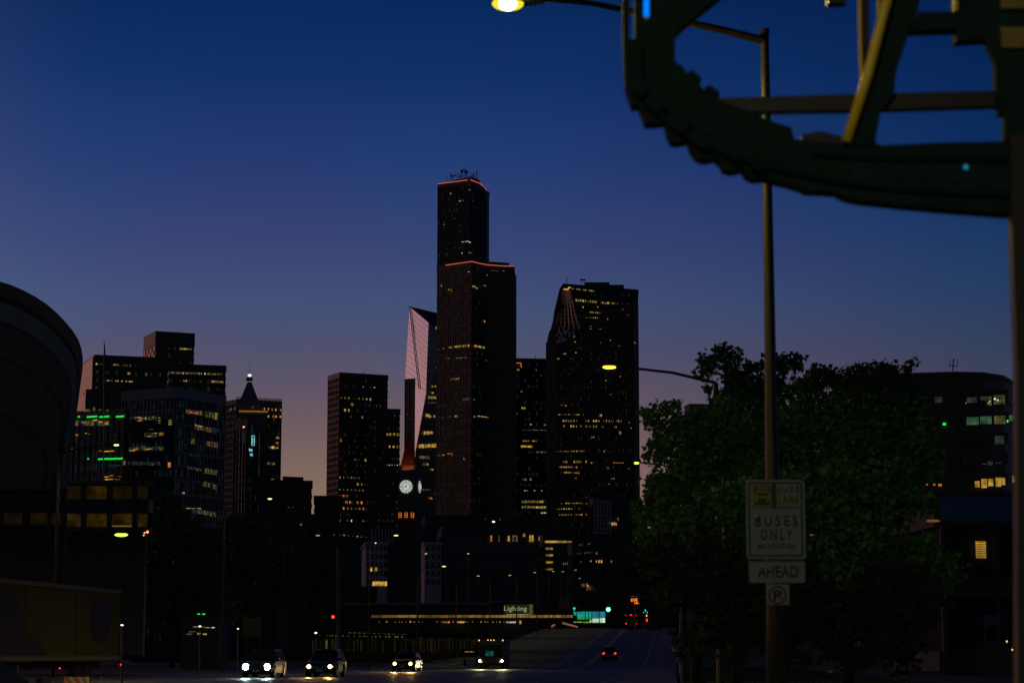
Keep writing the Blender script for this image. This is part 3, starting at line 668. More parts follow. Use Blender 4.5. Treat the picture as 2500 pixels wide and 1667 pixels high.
faint(ri, (r1[7].x, 1480), (r1[8].x, 1480), V(1450, 830, 1480).z, 40, 4, 1.4, 0, 2.4, 1.4, .3, out=.3); faint(ri, (V(1415, 800, 1480).x, 1480), (r1[8].x, 1480), V(1450, 712, 1480).z, V(1450, 830, 1480).z, 4, 1.4, 1, 2.4, 1.4, .25, 'win_faint_blue', out=.3)
faint(st, wl_[1], wl_[2], HL, 60, 3.8, 1.4, 2, 2.8, 1.2, .35); faint(ht, hf[1], hf[2], HHt, 30, 3.2, 1.0, 2.5, 2.2, 1.2, .3)

# --- left office blocks
def simple(name, label, cat, x, y, Y, ang, xr, xl, fh=4, band=1.4, trim='black_stone', body='glass_dark', faces=(0, 3), mull=3, top=2.5, proud=.3):
    fp, H = rectfp(x, y, Y, ang, xr, xl)
    t = thing(name, base(fp), label, cat)
    tower(t, fp, H, fh, band, proud, mull, faces=faces, trim=trim, body=body, top=top)
    return t, fp, H
ab, af, HA = simple('office_block', 'dark office block whose narrow pale west wall catches the afterglow, right of the round arena', 'building', 232, 870, 1050, 20, 410, 196, faces=(0,))
b = MB()
A, B = Vector(af[3]), Vector(af[0]); d = (B-A).normalized(); n = Vector((d.y, -d.x))
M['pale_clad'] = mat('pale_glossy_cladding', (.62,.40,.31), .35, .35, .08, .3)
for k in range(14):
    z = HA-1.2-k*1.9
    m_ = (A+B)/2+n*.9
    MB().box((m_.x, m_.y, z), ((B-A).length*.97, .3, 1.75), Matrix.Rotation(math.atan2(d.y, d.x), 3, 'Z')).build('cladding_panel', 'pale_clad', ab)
K = dict(H=HA, fh=4, band=1.4, out=.3)
A, B = af[0], af[1]
for t in ((235,902.5,5,4,'win_gold'), (246,903,6,2,'win_dim'), (278,905,6,4,'win_gold'), (287,906,6,4,'win_gold'), (302,906,6,3,'win_dim'), (308,908,5,3,'win_dim'), (318,908,5,4,'win_dim'), (314,921,5,2,'win_dim'), (314,926,6,5,'win_gold'), (357,929,5,6,'win_dim')): win(ab, A, B, *t, **K)
wrow(ab, A, B, 249, 938, 322, 940, 16, .7, 3.5, 3, ['win_warm', 'win_white', 'win_gold', 'win_dim'], **K)
for x0_, y0_, y1_ in ((254, 1005, 838),):
    fpz = thing('flagpole', G(250, 640), 'tall flagpole with a drooping flag standing in front of the west office blocks', 'flagpole')
    MB().tube([G(250, 640), V(254.5, 838, 640)], [.28, .12], 6).build('pole', 'steel', fpz)
    MB().ball(V(254.5, 836, 640), .25, 6, 4).build('finial', 'steel', fpz)
    fl = []
    for j in range(9):
        y = 842+j*8.2; wv = (1.2+.35*j if j < 5 else 2.6-.45*(j-4))
        fl.append([V(255, y, 640)+Vector((0, -.15, 0)), V(255+wv+1.0, y+1, 640)+Vector((0, -.15-.1*math.sin(j), 0)), V(255+wv*.6, y, 640)+Vector((0, .25, 0))])
    MB().loft(fl).build('flag', mat('dull_red_flag', (.18,.05,.05), .9), fpz)
b2, bf, HB = simple('office_tower', 'square tower with a diamond-lattice west wall rising behind the west office blocks', 'tower', 381, 812, 1180, 24, 474, 353, faces=(0,), top=7)
A, B = Vector(bf[3]), Vector(bf[0]); d = (B-A).normalized(); n = Vector((d.y, -d.x)); ln = (B-A).length
rot = Matrix.Rotation(math.atan2(d.y, d.x), 3, 'Z')
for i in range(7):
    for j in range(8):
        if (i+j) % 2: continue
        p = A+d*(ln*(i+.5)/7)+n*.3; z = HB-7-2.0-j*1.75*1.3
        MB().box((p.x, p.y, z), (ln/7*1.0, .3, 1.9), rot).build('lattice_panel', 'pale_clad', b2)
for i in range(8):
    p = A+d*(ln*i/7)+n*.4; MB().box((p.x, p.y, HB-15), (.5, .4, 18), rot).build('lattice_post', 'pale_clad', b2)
K = dict(H=HB, fh=4, band=1.4, out=.3, top=7)
A, B = bf[0], bf[1]
for x in (453, 459, 465): win(b2, A, B, x, 851.5, 5, 4, 'win_gold', **K)
for x in (441, 447, 452): win(b2, A, B, x, 862.5, 5, 4, 'win_gold' if x > 445 else 'win_green', **K)
cb, cf, HC = simple('office_block', 'long dark office block with two rows of small lit windows, left of the pyramid-roofed tower', 'building', 412, 892, 1100, 14, 551, 395, faces=(0,))
K = dict(H=HC, fh=4, band=1.4, out=.3)
A, B = cf[0], cf[1]
for i in range(27):
    x = 412+i*4.9; win(cb, A, B, x, 917+i*.4, 3.0, 4, random.choice(['win_gold', 'win_dim', 'win_dim', 'win_white', 'win_green', 'win_dim']), **K)
for t in ((449,932.5,3,4,'win_warm'), (455,932.5,3,4,'win_warm'), (489,935,3,3,'win_green')): win(cb, A, B, *t, **K)
for i in range(7): win(cb, A, B, 518+i*4.3, 936+i*.5, 3, 4.5, random.choice(['win_gold', 'win_warm', 'win_green']), **K)

# --- blue glass office with green light strips
do, df, HD = simple('glass_office', 'bluish glass office block with uneven lit floors, largest of the near blocks on the left', 'building', 428, 952, 700, 60, 549, 300, fh=4.6, band=1.0, body='glass_blue', trim='glass_blue', mull=1.5)
A, B = df[0], df[1]; A3, B3 = df[3], df[0]
K = {}
def panel(root, A, B, x0, y0, x1, y1, hpx, mats, gap=.12, step=5, **k):
    n = max(1, int((x1-x0)/step))
    for i in range(n):
        t = (i+.5)/n; win(root, A, B, x0+(x1-x0)*t, y0+(y1-y0)*t, (x1-x0)/n*(1-gap), hpx*random.uniform(.85, 1.1), random.choice(mats), out=.4, **k)
M['win_interior'] = emat('dim_interior', (.55,.55,.18), .10, .8, .8)
M['win_interior2'] = emat('dim_warm_interior', (.8,.40,.16), .11, .8, .8)
M['win_blueish'] = emat('dim_blue_interior', (.2,.3,.36), .05, .8, .6)
panel(do, A, B, 452, 1004, 492, 1009, 11, ['win_interior2', 'win_interior', 'win_blueish'])
win(do, A, B, 470, 1007.5, 17, 5, 'win_orange', out=.5)
panel(do, A, B, 498, 1010, 531, 1017, 16, ['win_interior', 'win_interior', 'win_green'], step=4)
win(do, A, B, 482, 1039.5, 17, 1.6, 'win_warm', out=.6); win(do, A, B, 474, 1036.5, 3, 2, 'win_gold', out=.6)
panel(do, A, B, 475, 1044, 496, 1046, 10, ['win_interior', 'win_interior2'])
panel(do, A, B, 497, 1047, 531, 1053, 13, ['win_interior2', 'win_interior2', 'win_blueish'], step=4)
panel(do, A, B, 503, 1082, 529, 1087, 13, ['win_interior2', 'win_interior2'], step=4)
panel(do, A, B, 464, 1076, 473, 1077, 12, ['win_interior'], step=8)
panel(do, A, B, 452, 1140, 490, 1148, 6, ['win_interior', 'win_interior2', 'win_blueish'])
panel(do, A, B, 496, 1148, 528, 1154, 12, ['win_interior2', 'win_interior', 'win_interior2'], step=4)
panel(do, A, B, 493, 1180, 528, 1190, 12, ['win_interior', 'win_blueish', 'win_interior2'], step=4)
panel(do, A, B, 462, 1110, 483, 1114, 5, ['win_blueish'])
for xx in (456, 465, 474, 483): win(do, A, B, xx, 1240.5, 8, 1.5, 'win_warm', out=.6)
panel(do, A, B, 468, 1246, 525, 1256, 11, ['win_interior', 'win_interior', 'win_blueish'], step=5)
for k, (y, xs, m_) in enumerate(((1020, (305, 385), 1), (1060, (355, 402), 1), (1094, (304, 400), 1), (1130, (305, 395), 0))):
    panel(do, A3, B3, xs[0], y+1, xs[1], y+1, 9, ['win_blueish', 'win_blueish', 'win_interior'] if m_ else ['win_blueish'], step=7)
for t in ((337,1019.5,14,1.6,'win_warm'), (352,1021.5,16,1.6,'win_warm'), (372,1020,22,1.4,'win_dim'), (345,1027,14,1.5,'win_gold'), (392,1020,4,2,'win_gold'), (392,1026,4,2,'win_gold'), (392,1032,4,2,'win_gold'), (418,1026,7,2,'win_gold'), (418,1031,7,2,'win_gold'), (418,1036,7,2,'win_gold'),
          (379,1058,13,2,'win_warm'), (370,1065,13,1.6,'win_warm'), (397,1057,9,1.6,'win_gold'), (397,1061,9,1.6,'win_gold'), (380,1065,6,1.6,'win_green'), (334,1096,12,2,'win_orange'), (326,1100,14,2,'win_warm'), (367,1096,16,1.6,'win_warm'), (391,1092,3,2,'win_gold'), (391,1098,3,2,'win_dim'), (335,1130,10,8,'win_blueish'), (391,1130,3,2,'win_dim'), (373,1134,10,2,'win_interior'), (416,1135,6,12,'win_orange'), (352,1089,12,1.5,'win_dim'), (372,1048,10,1.4,'win_dim')): win(do, A3, B3, *t, out=.6)
win(do, df[0], df[1], 445, 1203, 5, 4, 'win_green', out=.6)
gd, gdf, HGD = simple('glass_office', 'lower stepped wing of the glass office with bright green light strips along two floors', 'building', 306, 1003, 690, 62, 312, 168, fh=4.6, band=1.3, body='glass_blue', trim='black_stone', mull=2.2, faces=(0, 3))
A3, B3 = gdf[3], gdf[0]
dd = (Vector(B3)-Vector(A3)).normalized()
for x0_, x1_, y in ((194,199,1017.5), (216,241,1017.5), (247,271,1017.5), (287,307,1017), (244,268,1120.5), (268,289,1120), (290,304,1119.5), (218,221,1120)):
    win(gd, A3, B3, (x0_+x1_)/2, y, x1_-x0_, 3.4, 'strip_green', out=.9, name='light_strip')
panel(gd, A3, B3, 178, 1033, 268, 1033, 12, ['win_interior', 'win_blueish', 'win_interior'], step=9)
for t in ((207,1031,8,2,'win_warm'), (236,1026,11,2.4,'win_warm'), (252,1030,11,2.4,'win_warm'), (263,1034,7,5,'win_gold'), (213,1058,4,2,'win_gold'), (222,1060,5,1.6,'win_dim'), (191,1062,7,3,'win_orange'), (176,1096,6,3,'win_warm'), (184,1098,5,2,'win_orange'), (262,1102,14,2,'win_warm'), (276,1101,10,2,'win_gold'), (248,1101,7,2,'win_orange'), (283,1137,32,3,'win_blueish'), (263,1164,9,1.6,'win_warm'), (276,1161,9,1.6,'win_warm'), (295,1163,8,1.6,'win_warm'), (270,1170,20,2,'win_warm'), (290,1170,10,1.8,'win_gold'), (216,1002,14,6,'win_interior'), (233,998,5,10,'win_interior2'), (266,1002,5,5,'win_interior'), (247,1001,7,3,'win_interior'), (312-5,1130,6,10,'win_interior2')): win(gd, A3, B3, *t, out=.7)
faint(ab, af[0], af[1], HA, 60, 4, 1.4, 2.5, 2.4, 1.5, .3); faint(cb, cf[0], cf[1], HC, 60, 4, 1.4, 2.5, 2.4, 1.5, .3); faint(b2, bf[0], bf[1], HB, 100, 4, 1.4, 7, 3, 1.5, .15)
faint(do, df[0], df[1], HD, 20, 4.6, 1.0, 2.5, 1.6, 1.2, .45, 'win_faint_blue', out=.2); faint(do, df[3], df[0], HD, 20, 4.6, 1.0, 2.5, 2, 1.6, .4, 'win_faint_blue', out=.2); faint(gd, gdf[3], gdf[0], HGD, 20, 4.6, 1.3, 2.5, 2.4, 2, .35, 'win_faint_blue', out=.2)
sl_, slf, HSL = simple('office_block', 'small flat-roofed dark block filling in below the pale-walled office block', 'building', 212, 955, 900, 5, 300, 178, trim='dark_conc')
wrow(sl_, slf[0], slf[1], 205, 962, 240, 963, 5, .6, 6, 6, ['win_dim'], out=.3)

# --- distant low roofs beside the sunset gap
t1, f1, H_ = simple('low_building', 'flat-roofed block with a roof box, nearest the sunset gap behind the street lamps', 'building', 640, 1176, 900, 12, 761, 628, faces=(0,), trim='dark_conc', body='dark_conc')
MB().prism([V(690, 1163, 905).xy, V(741, 1164, 910).xy, V(741, 1164, 930).xy, V(690, 1163, 930).xy], H_-2, V(700, 1163, 907).z).build('plant_room', 'dark_conc', t1)
for x in (704, 714, 742): win(t1, f1[0], f1[1], x, 1237, 4, 3, 'win_dim')
t2, f2, _ = simple('low_building', 'lowest flat roof at the foot of the sunset gap', 'building', 768, 1214, 1000, 5, 830, 740, faces=(0,), trim='dark_conc', body='dark_conc')
MB().tube([V(770, 1214, 1010), V(770, 1210, 1010)], .5, 5).build('roof_vent', 'dark_conc', t2)

# --- station clock tower
ct = thing('clock_tower', (V(990, 1200, 600).x, 604, 0), 'brick clock tower with an illuminated white clock face and a tiled pyramid roof', 'clock tower')
ccx, ccy = V(1001, 1190, 604).x, 604; ang = 24
h_ = 2.95; s1 = sq(ccx, ccy, h_, ang)
s1 = [Vector(V(972, 1190, 600.5).xy), Vector(V(1015, 1190, 600).xy), Vector(V(1028.5, 1190, 606.5).xy), Vector(V(988, 1190, 606).xy)]
def scl(fp, k):
    c = sum((Vector(p) for p in fp), Vector((0, 0)))/len(fp); return [c+(Vector(p)-c)*k for p in fp]
zc = V(992, 1187, 600).z; zt_ = V(992, 1140, 600).z; zr0 = V(992, 1132, 600).z
MB().prism(s1, 0, V(992, 1240, 600).z).build('tower_shaft', 'brick', ct)
MB().prism(scl(s1, 1.06), V(992, 1240, 600).z, V(992, 1236, 600).z).build('cornice', 'terra', ct)
MB().prism(scl(s1, .98), V(992, 1236, 600).z, zt_).build('clock_stage', 'dark_conc', ct)
MB().prism(scl(s1, 1.12), zt_, zt_+.5).build('cornice', 'brick', ct)
MB().prism(scl(s1, .82), zt_+.5, zr0).build('belfry', 'brick', ct)
cc = sum((Vector(p) for p in s1), Vector((0, 0)))/4
cc = Vector((V(998, 1100, 603).x, 603))
def sqc(hx): 
    return [(cc.x-hx*1.0, cc.y-hx*.9), (cc.x+hx*.85, cc.y-hx*1.0), (cc.x+hx*1.12, cc.y+hx*.6), (cc.x-hx*.6, cc.y+hx*.9)]
zb_, zm_, za_ = V(998, 1133, 603).z, V(998, 1105, 603).z, V(998, 1058, 603).z
MB().loft([[(p[0], p[1], z) for p in sqc(hx)] for z, hx in ((zb_, 2.05), (zm_, 1.35), (za_+.01, .12))]).build('pyramid_roof', 'rooftile', ct)
M['tile_lit'] = emat('floodlit_tiles', (1,.20,.06), .16, .5, 1.0)
for k in range(9):                    # floodlights catch the lowest tile courses
    z = zb_+.2+k*.36; hx = 2.05-(z-zb_)/(zm_-zb_)*.7
    pts = sqc(hx+.06); MB().tube([(pts[0][0], pts[0][1], z), (pts[1][0], pts[1][1], z)], .05, 4).build('tile_course', 'rooftile', ct)
li = bpy.data.lights.new('roof_floodlight', 'AREA'); li.energy = 60; li.color = (1,.28,.08); li.size = 3.2
lo = link('roof_floodlight', li, ct); lo.matrix_basis = Matrix.Translation((cc.x, cc.y-3.4, zb_-1.2)) @ Matrix.Rotation(R(140), 4, 'X')
for x, dx in ((984, 0), (992, 0), (1001, 0)):
    MB().box(V(x, 1136, 600.6), (.3, .3, .9)).build('roof_bracket', 'terra', ct)
A, B = Vector((*s1[0], 0)), Vector((*s1[1], 0)); d = (B-A).normalized(); n = Vector((d.y, -d.x, 0))
cen = on_face(991.5, 1187.5, A, n)+n*.12; rad = 16*cen.y/FPX
M['clock_glow'] = emat('clock_face_glow', (.84,.95,.80), .62, .08, 1.2)
up = Vector((0, 0, 1))
def disc(c, r0, r1, d, n, th, name, m, parent, N_=48):
    b = MB(); vs = []
    for k in range(N_):
        a_ = 2*math.pi*k/N_; e = d*math.cos(a_)+up*math.sin(a_)
        for r_ in (r0, r1):
            for t_ in (0, th): vs.append(c+e*r_+n*t_)
    fs = []
    for k in range(N_):
        i, j = 4*k, 4*((k+1) % N_)
        fs += [(i+1, i+3, j+3, j+1), (i+2, j+2, j+3, i+3)]
        if r0 > 0: fs += [(i, i+1, j+1, j)]
    b.add(vs, fs); return b.build(name, m, parent)
fc = disc(cen, .001, rad, d, n, .06, 'clock_face', 'clock_glow', ct)
disc(cen+n*.06, rad*.985, rad*1.06, d, n, .1, 'clock_rim', 'black_metal', ct)
disc(cen+n*.07, rad*.56, rad*.60, d, n, .03, 'clock_ring', 'black_metal', fc)
for k in range(12):
    a_ = R(90-30*k); e = d*math.cos(a_)+up*math.sin(a_); t_ = d*math.sin(a_)-up*math.cos(a_)
    for s in ((-.055, .055) if k % 3 else (-.09, 0, .09)):
        MB().tube([cen+n*.1+e*rad*.64+t_*rad*s, cen+n*.1+e*rad*.93+t_*rad*s*1.6], rad*.032, 4).build('numeral', 'black_metal', fc)
    MB().tube([cen+n*.08+e*rad*.12, cen+n*.08+e*rad*.56], rad*.012, 4).build('glazing_bar', 'black_metal', fc)
for a_, ln, w_, nm in ((180, .86, .045, 'minute_hand'), (183, .52, .07, 'hour_hand')):
    e = d*math.cos(R(a_))+up*math.sin(R(a_)); MB().tube([cen+n*.2-e*rad*.15, cen+n*.2+e*rad*ln], [rad*w_, rad*w_*.6], 5).build(nm, 'black_metal', fc)
A2, B2 = Vector((*s1[1], 0)), Vector((*s1[2], 0)); d2 = (B2-A2).normalized(); n2_ = Vector((d2.y, -d2.x, 0))
c2_ = on_face(1024, 1188, A2, n2_)+n2_*.15
f2c = disc(c2_, .001, rad*.9, d2, n2_, .06, 'clock_face', 'clock_glow', ct)
disc(c2_+n2_*.07, rad*.5, rad*.55, d2, n2_, .03, 'clock_ring', 'black_metal', f2c)
for k in range(12):
    a_ = R(90-30*k); e = d2*math.cos(a_)+up*math.sin(a_)
    MB().tube([c2_+n2_*.1+e*rad*.58, c2_+n2_*.1+e*rad*.85], rad*.05, 4).build('numeral', 'black_metal', f2c)
M['win_tower'] = emat('orange_tower_window', (1,.30,.045), .5)
for x in (977, 991.5, 1007):
    w0 = win(ct, A, B, x, 1257, 7.5, 12.5, 'win_tower', out=.1)
    c = on_face(x, 1257, A, n)+n*.3; k_ = 600/FPX
    for dz in (-3, 3): 
        MB().box(c+up*dz*k_, (4.2*k_, .12, 4*k_), Matrix.Rotation(math.atan2(d.y, d.x), 3, 'Z')).build('window_pane', 'black_metal', ct)

# --- old pale buildings left and right of the clock tower
def old(name, label, xl, xr, yt, Y, yb_, cols, rows, m='pale_conc', cat='building', ang=6, lit=()):
    fp, H = rectfp(xl, yt, Y, ang, xr, xl-10)
    t = thing(name, base(fp), label, cat)
    MB().prism(fp, 0, H).build('wall', m, t)
    MB().prism(offset(fp, .35), H-.4, H+.5).build('cornice', m, t)
    A, B = fp[0], fp[1]; dy = (1450-yt-8)/rows
    for r_ in range(rows):
        for c_ in range(cols):
            x = xl+(xr-xl)*(c_+.5)/cols; y = yt+12+r_*((yb_-yt-12)/rows)
            if (c_, r_) in lit: mm = lit[(c_, r_)]
            else: mm = 'pane_dark'
            win(t, A, B, x, y, (xr-xl)/cols*.55, (yb_-yt)/rows*.55, mm, out=.06)
    return t, fp, H
M['pane_dark'] = mat('dark_window_pane', (.01,.01,.014), .15)
M['old_paint'] = mat('weathered_grey_paint', (.48,.45,.50), .85, 0, .25, .4)
o1, of1, HO1 = old('brick_hotel', 'old pale-painted block with a colonnaded top floor, left of the clock tower', 893, 946, 1326, 660, 1440, 5, 5, m='old_paint', lit={(0, 9): 'win_warm'})
win(o1, of1[0], of1[1], 906, 1389, 5, 9, 'win_warm', out=.12); win(o1, of1[0], of1[1], 918, 1389, 5, 9, 'win_gold', out=.12)
for i in range(6): win(o1, of1[0], of1[1], 912+i*6, 1424, 5.2, 10, 'win_warm' if i != 4 else 'win_gold', out=.13)
MB().prism([V(905, 1300, 662).xy, V(958, 1300, 668).xy, V(958, 1300, 680).xy, V(905, 1300, 676).xy], HO1-1, HO1+.6+(34*660/FPX)).build('attic_storey', 'dark_conc', o1)
for i in range(7):
    p = V(908+i*8, 1310, 661); MB().box((p.x, 661.2+i*.7, HO1+.5+17*660/FPX), (.35, .5, 33*660/FPX)).build('column', 'old_paint', o1)
tr_, trf, _ = simple('low_building', 'low tan warehouse with sloping tiled eaves below the pale colonnaded block', 'building', 875, 1440, 520, 4, 917, 868, fh=3, trim='brick', body='brick', faces=(0,))
o2, of2, _ = old('brick_hotel', 'narrow pale-painted block with one column of dark windows, right of the clock tower', 1037, 1078, 1326, 640, 1440, 3, 5, m='old_paint')
dk = []
def dark(label, x, y, Y, xr, xl, ang=5, rows=(), body='dark_conc', trim='dark_conc', fh=3.6, mull=3, name='brick_building'):
    t, fp, H = simple(name, label, 'building', x, y, Y, ang, xr, xl, fh=fh, trim=trim, body=body, mull=mull)
    for (x0_, y0_, x1_, y1_, n_, p_, w_, h_, ms) in rows: wrow(t, fp[0], fp[1], x0_, y0_, x1_, y1_, n_, p_, w_, h_, ms, out=.4)
    return t, fp, H
dark('dark brick block under the plain black square tower, small white lights along its parapet', 800, 1290, 760, 905, 780, rows=((840,1306,905,1312,7,.8,3,2,['win_white','win_dim']), (800,1305,830,1306,3,.5,3,2,['win_dim'])))
dark('dark block behind the clock tower foot, its roof with a bright white lamp', 1040, 1262, 800, 1340, 1010, rows=((1150,1265,1220,1268,3,.6,3,2,['win_dim']),))
cv, cvf, _ = dark('dark old civic block with tall arched lit windows, right of the second pale-painted block', 1082, 1290, 690, 1330, 1070, body='conc', trim='dark_conc', fh=6)
for x, w_, h_, m_ in ((1199,4,16,'win_orange'), (1218,3,16,'win_dim'), (1242,4,14,'win_warm'), (1254,6,16,'win_dim'), (1261,4,16,'win_dim'), (1279,6,9,'win_orange'), (1294,4.5,17,'win_gold'), (1300,4.5,17,'win_gold'), (1317,5,12,'win_dim')):
    y = 1314 if w_ != 6 or h_ != 9 else 1306
    for k in range(2 if h_ > 12 else 1): win(cv, cvf[0], cvf[1], x, y-h_/4+k*h_/2 if h_ > 12 else y, w_, h_/2-1 if h_ > 12 else h_-1, m_, out=.4)
os_, osf, _ = dark('dark office block with a stack of bright yellow ribbon windows', 1329, 1312, 640, 1440, 1322, body='dark_conc', fh=4)
for i in range(13): win(os_, osf[0], osf[1], 1332+i*4.0, 1322, 3.5, 5, 'win_gold', out=.4)
for i in range(5): win(os_, osf[0], osf[1], 1385+i*2.6, 1322, 2.2, 2.5, 'win_warm', out=.4)
for y in (1338.5, 1355, 1372, 1389):
    for i in range(5): win(os_, osf[0], osf[1], 1331+i*4.1, y, 3.5, 4.2 if y < 1385 or i > 1 else 2, 'win_gold', out=.4)
lw, lwf, _ = dark('grey lattice-fronted block at the foot of the rounded-top tower', 1450, 1218, 900, 1545, 1440, body='dark_conc', trim='dark_conc', fh=20)
for i in range(6):
    p = on_face(1452+i*7.6, 1262, Vector((*lwf[0], 0)), Vector((0, -1, 0))); MB().box((p.x, p.y-1.2, V(1450, 1262, 900).z), (.55, .5, 84*900/FPX)).build('lattice_post', 'old_paint', lw)
for j in range(8):
    p = V(1471, 1224+j*11, 898.5); MB().box(p, (42*900/FPX, .4, .45)).build('lattice_rail', 'old_paint', lw)
for i in range(4): win(lw, lwf[0], lwf[1], 1489+i*4.6, 1278+(i % 2), 4, 6.5, 'win_warm', out=1)
win(lw, lwf[0], lwf[1], 1508, 1267, 4, 7, 'win_interior', out=1)
dark('long dark brick row with scattered tiny arched windows, behind the overhead signal', 1400, 1330, 560, 1690, 1390, rows=((1405,1331,1440,1327,8,.7,1.6,4,['win_dim']), (1410,1352,1440,1348,6,.7,1.6,3,['win_dim']), (1375,1376,1395,1374,5,.8,1.6,5,['win_dim']), (1418,1371,1442,1369,5,.7,1.6,4,['win_dim','win_warm']), (1456,1370,1468,1370,3,1,2.6,6,['win_warm']), (1456,1350,1457,1350,1,1,2.6,5,['win_gold']), (1492,1370,1493,1370,1,1,3,6,['win_green']), (1560,1371,1582,1373,4,.9,2.5,3,['win_orange']), (1415,1428,1430,1429,4,.9,4,9,['win_gold','win_interior'])), body='brick', trim='dark_conc', name='brick_building')
dark('dark warehouse behind the left-hand street lamps', 560, 1262, 520, 800, 548, rows=((735,1280,760,1284,3,.5,5,6,['win_dim']), (600,1220,605,1221,2,.5,3,2,['win_dim'])), body='dark_conc')
dark('dark tree-shaded warehouse behind the dim lit car-park deck', 330, 1300, 420, 560, 320, body='dark_conc')

# --- right-hand office behind the trees
rbY = 400
H_R = V(2240, 916, rbY).z
pts = [(2085, 930), (2235, 916), (2330, 905), (2400, 899.5), (2440, 899), (2471, 903)]
rf = [VZ(x, y, H_R) for x, y in pts]
rf = [Vector((V(x, y, 400+max(0, (2330-x))*.0-(x-2085)*.018).x, 400-(x-2085)*.018)) for x, y in pts[:3]] + [Vector((V(2400, 900, 396).x, 396.5)), Vector((V(2450, 900, 400).x, 401)), Vector((V(2472, 902, 410).x, 410))]
rfp = rf + [Vector((rf[-1].x, 440)), Vector((rf[0].x, 440))]
rbt = thing('office_block', base(rfp), 'brown office block with a curved parapet and lit ribbon windows, right of the trees', 'building')
MB().prism(rfp, 0, H_R).build('wall', 'brown_stone', rbt)
MB().prism(offset(rfp, .3), H_R-.6, H_R+.1).build('parapet', 'brown_stone', rbt)
MB().prism(offset(rfp, .35), H_R-4.6, H_R-4.2).build('ledge', 'black_stone', rbt)
A, B = rf[0], rf[2]
for fl in range(10):
    y = 975+fl*50
    for i in range(13):
        x = 2100+i*29
        m_ = 'pane_dark'
        w0 = win(rbt, rf[0], rf[2], x, y-(x-2085)*.03+(4 if fl else 0), 25, 26, m_, out=.35)
M['win_teal'] = emat('teal_dim_window', (.22,.34,.26), .07, .6, .7)
M['win_teal_lit'] = emat('green_lit_window', (.20,.50,.28), .14, .6, .7)
M['win_amber'] = emat('amber_lit_window', (1,.55,.07), .34, .7, .8)
for t in ((2227,980,8,9,'win_teal'), (2243,981,11,12,'win_teal'), (2291,976,18,14,'win_teal'), (2373,977,24,13,'win_teal'), (2402,973,18,9,'win_teal'), (2414,979,13,22,'win_interior'), (2440,976,27,22,'win_interior'), (2375,1028,30,19,'win_teal_lit'), (2407,1026,28,19,'win_teal_lit'), (2441,1025,28,20,'win_interior'), (2471,1021,14,14,'win_teal_lit'), (2440,1074,22,20,'win_teal'),
          (2386,1182,12,15,'win_amber'), (2403,1180,14,22,'win_amber'), (2419,1178,13,18,'win_amber'), (2437,1177,13,22,'win_amber'), (2449,1175,10,18,'win_amber'), (2477,1170,12,16,'win_amber'), (2418,1131,12,10,'win_teal'), (2403,1133,10,2,'win_teal'), (2438,1130,18,3,'win_teal')): win(rbt, rf[0], rf[2], *t, out=.5)
for t in ((2429,975,5,5), (2436,978,4,4), (2414,985,3,2), (2417,981,3,2), (2359,985,2.5,2)): win(rbt, rf[0], rf[2], *t, 'win_white', out=.9, name='ceiling_lamp')
win(rbt, rf[0], rf[2], 2460, 1029, 4, 6, 'strip_green', out=.9, name='ceiling_lamp'); win(rbt, rf[0], rf[2], 2306, 1036, 8, 6, 'strip_green', out=.9, name='ceiling_lamp')
for t in ((2263,1183,6,3), (2281,1183,6,4), (2295,1184,9,6), (2114,1182,4,3)): win(rbt, rf[0], rf[2], *t, 'win_orange', out=.5)
an = MB().tube([V(2326, 905, 402), V(2328, 876, 402)], .12, 5).build('antenna_mast', 'black_metal', rbt)
MB().tube([V(2316, 893, 402), V(2338, 893, 402)], .07, 4).build('antenna_arm', 'black_metal', rbt)
for x in (2319, 2337): MB().tube([V(x, 893, 402), V(x, 876, 402)], .06, 4).build('antenna_rod', 'black_metal', rbt)
tb, tbf, _ = simple('office_block', 'pale curved block with one warm lit window seen through the trees', 'building', 1688, 1000, 330, 10, 1810, 1680, fh=4, trim='conc', body='conc', mull=4, top=3)
for x, w_, m_ in ((1705,4,'win_warm'), (1713,8,'win_warm'), (1730,6,'win_interior'), (1738,5,'win_interior')): win(tb, tbf[0], tbf[1], x, 1040, w_, 20 if w_ > 6 else 15, m_, out=.45)
lb, lbf, HLB = simple('low_building', 'low building with a blue metal fascia and one blind-covered amber window, at the right edge', 'building', 2290, 1232, 150, 3, 2560, 2280, trim='dark_conc', body='matte_black', faces=(0,), fh=5, top=1.55)
M['blue_clad'] = mat('blue_metal_cladding', (.06,.16,.32), .5, .2, .2, .6)
for i in range(8):
    p = Vector(lbf[0]).lerp(Vector(lbf[1]), (i+.5)/8); wd_ = (Vector(lbf[1])-Vector(lbf[0])).length/8
    MB().box((p.x, p.y-.45, HLB-.3), (wd_*.98, .12, 1.6), Matrix.Rotation(R(3), 3, 'Z')).build('fascia_panel', 'blue_clad', lb)
MB().box(((lbf[0].x+lbf[1].x)/2, (lbf[0].y+lbf[1].y)/2-.5, HLB-1.2), ((lbf[1]-lbf[0]).length, .16, .06), Matrix.Rotation(R(3), 3, 'Z')).build('fascia_trim', 'steel', lb)
wa = win(lb, lbf[0], lbf[1], 2391, 1342, 24, 40, 'win_amber', out=.4)
nn_ = Vector((math.sin(R(3)), -math.cos(R(3)), 0))
for k in range(9):
    p = on_face(2391, 1324+k*4.4, Vector((*lbf[0], 0)), nn_)+nn_*.55
    MB().box(p, (24*150/FPX, .03, .045), Matrix.Rotation(R(3), 3, 'Z')).build('window_blind_slat', 'brown_stone', lb)
for t in ((2264,1518,5,9), (2272,1517,3,8)): win(lb, lbf[0], lbf[1], *t, 'win_orange', out=.4)
sg2 = thing('sign', G(2420, 149.0), 'small dim purple notice panel on the low building at the right edge', 'sign')
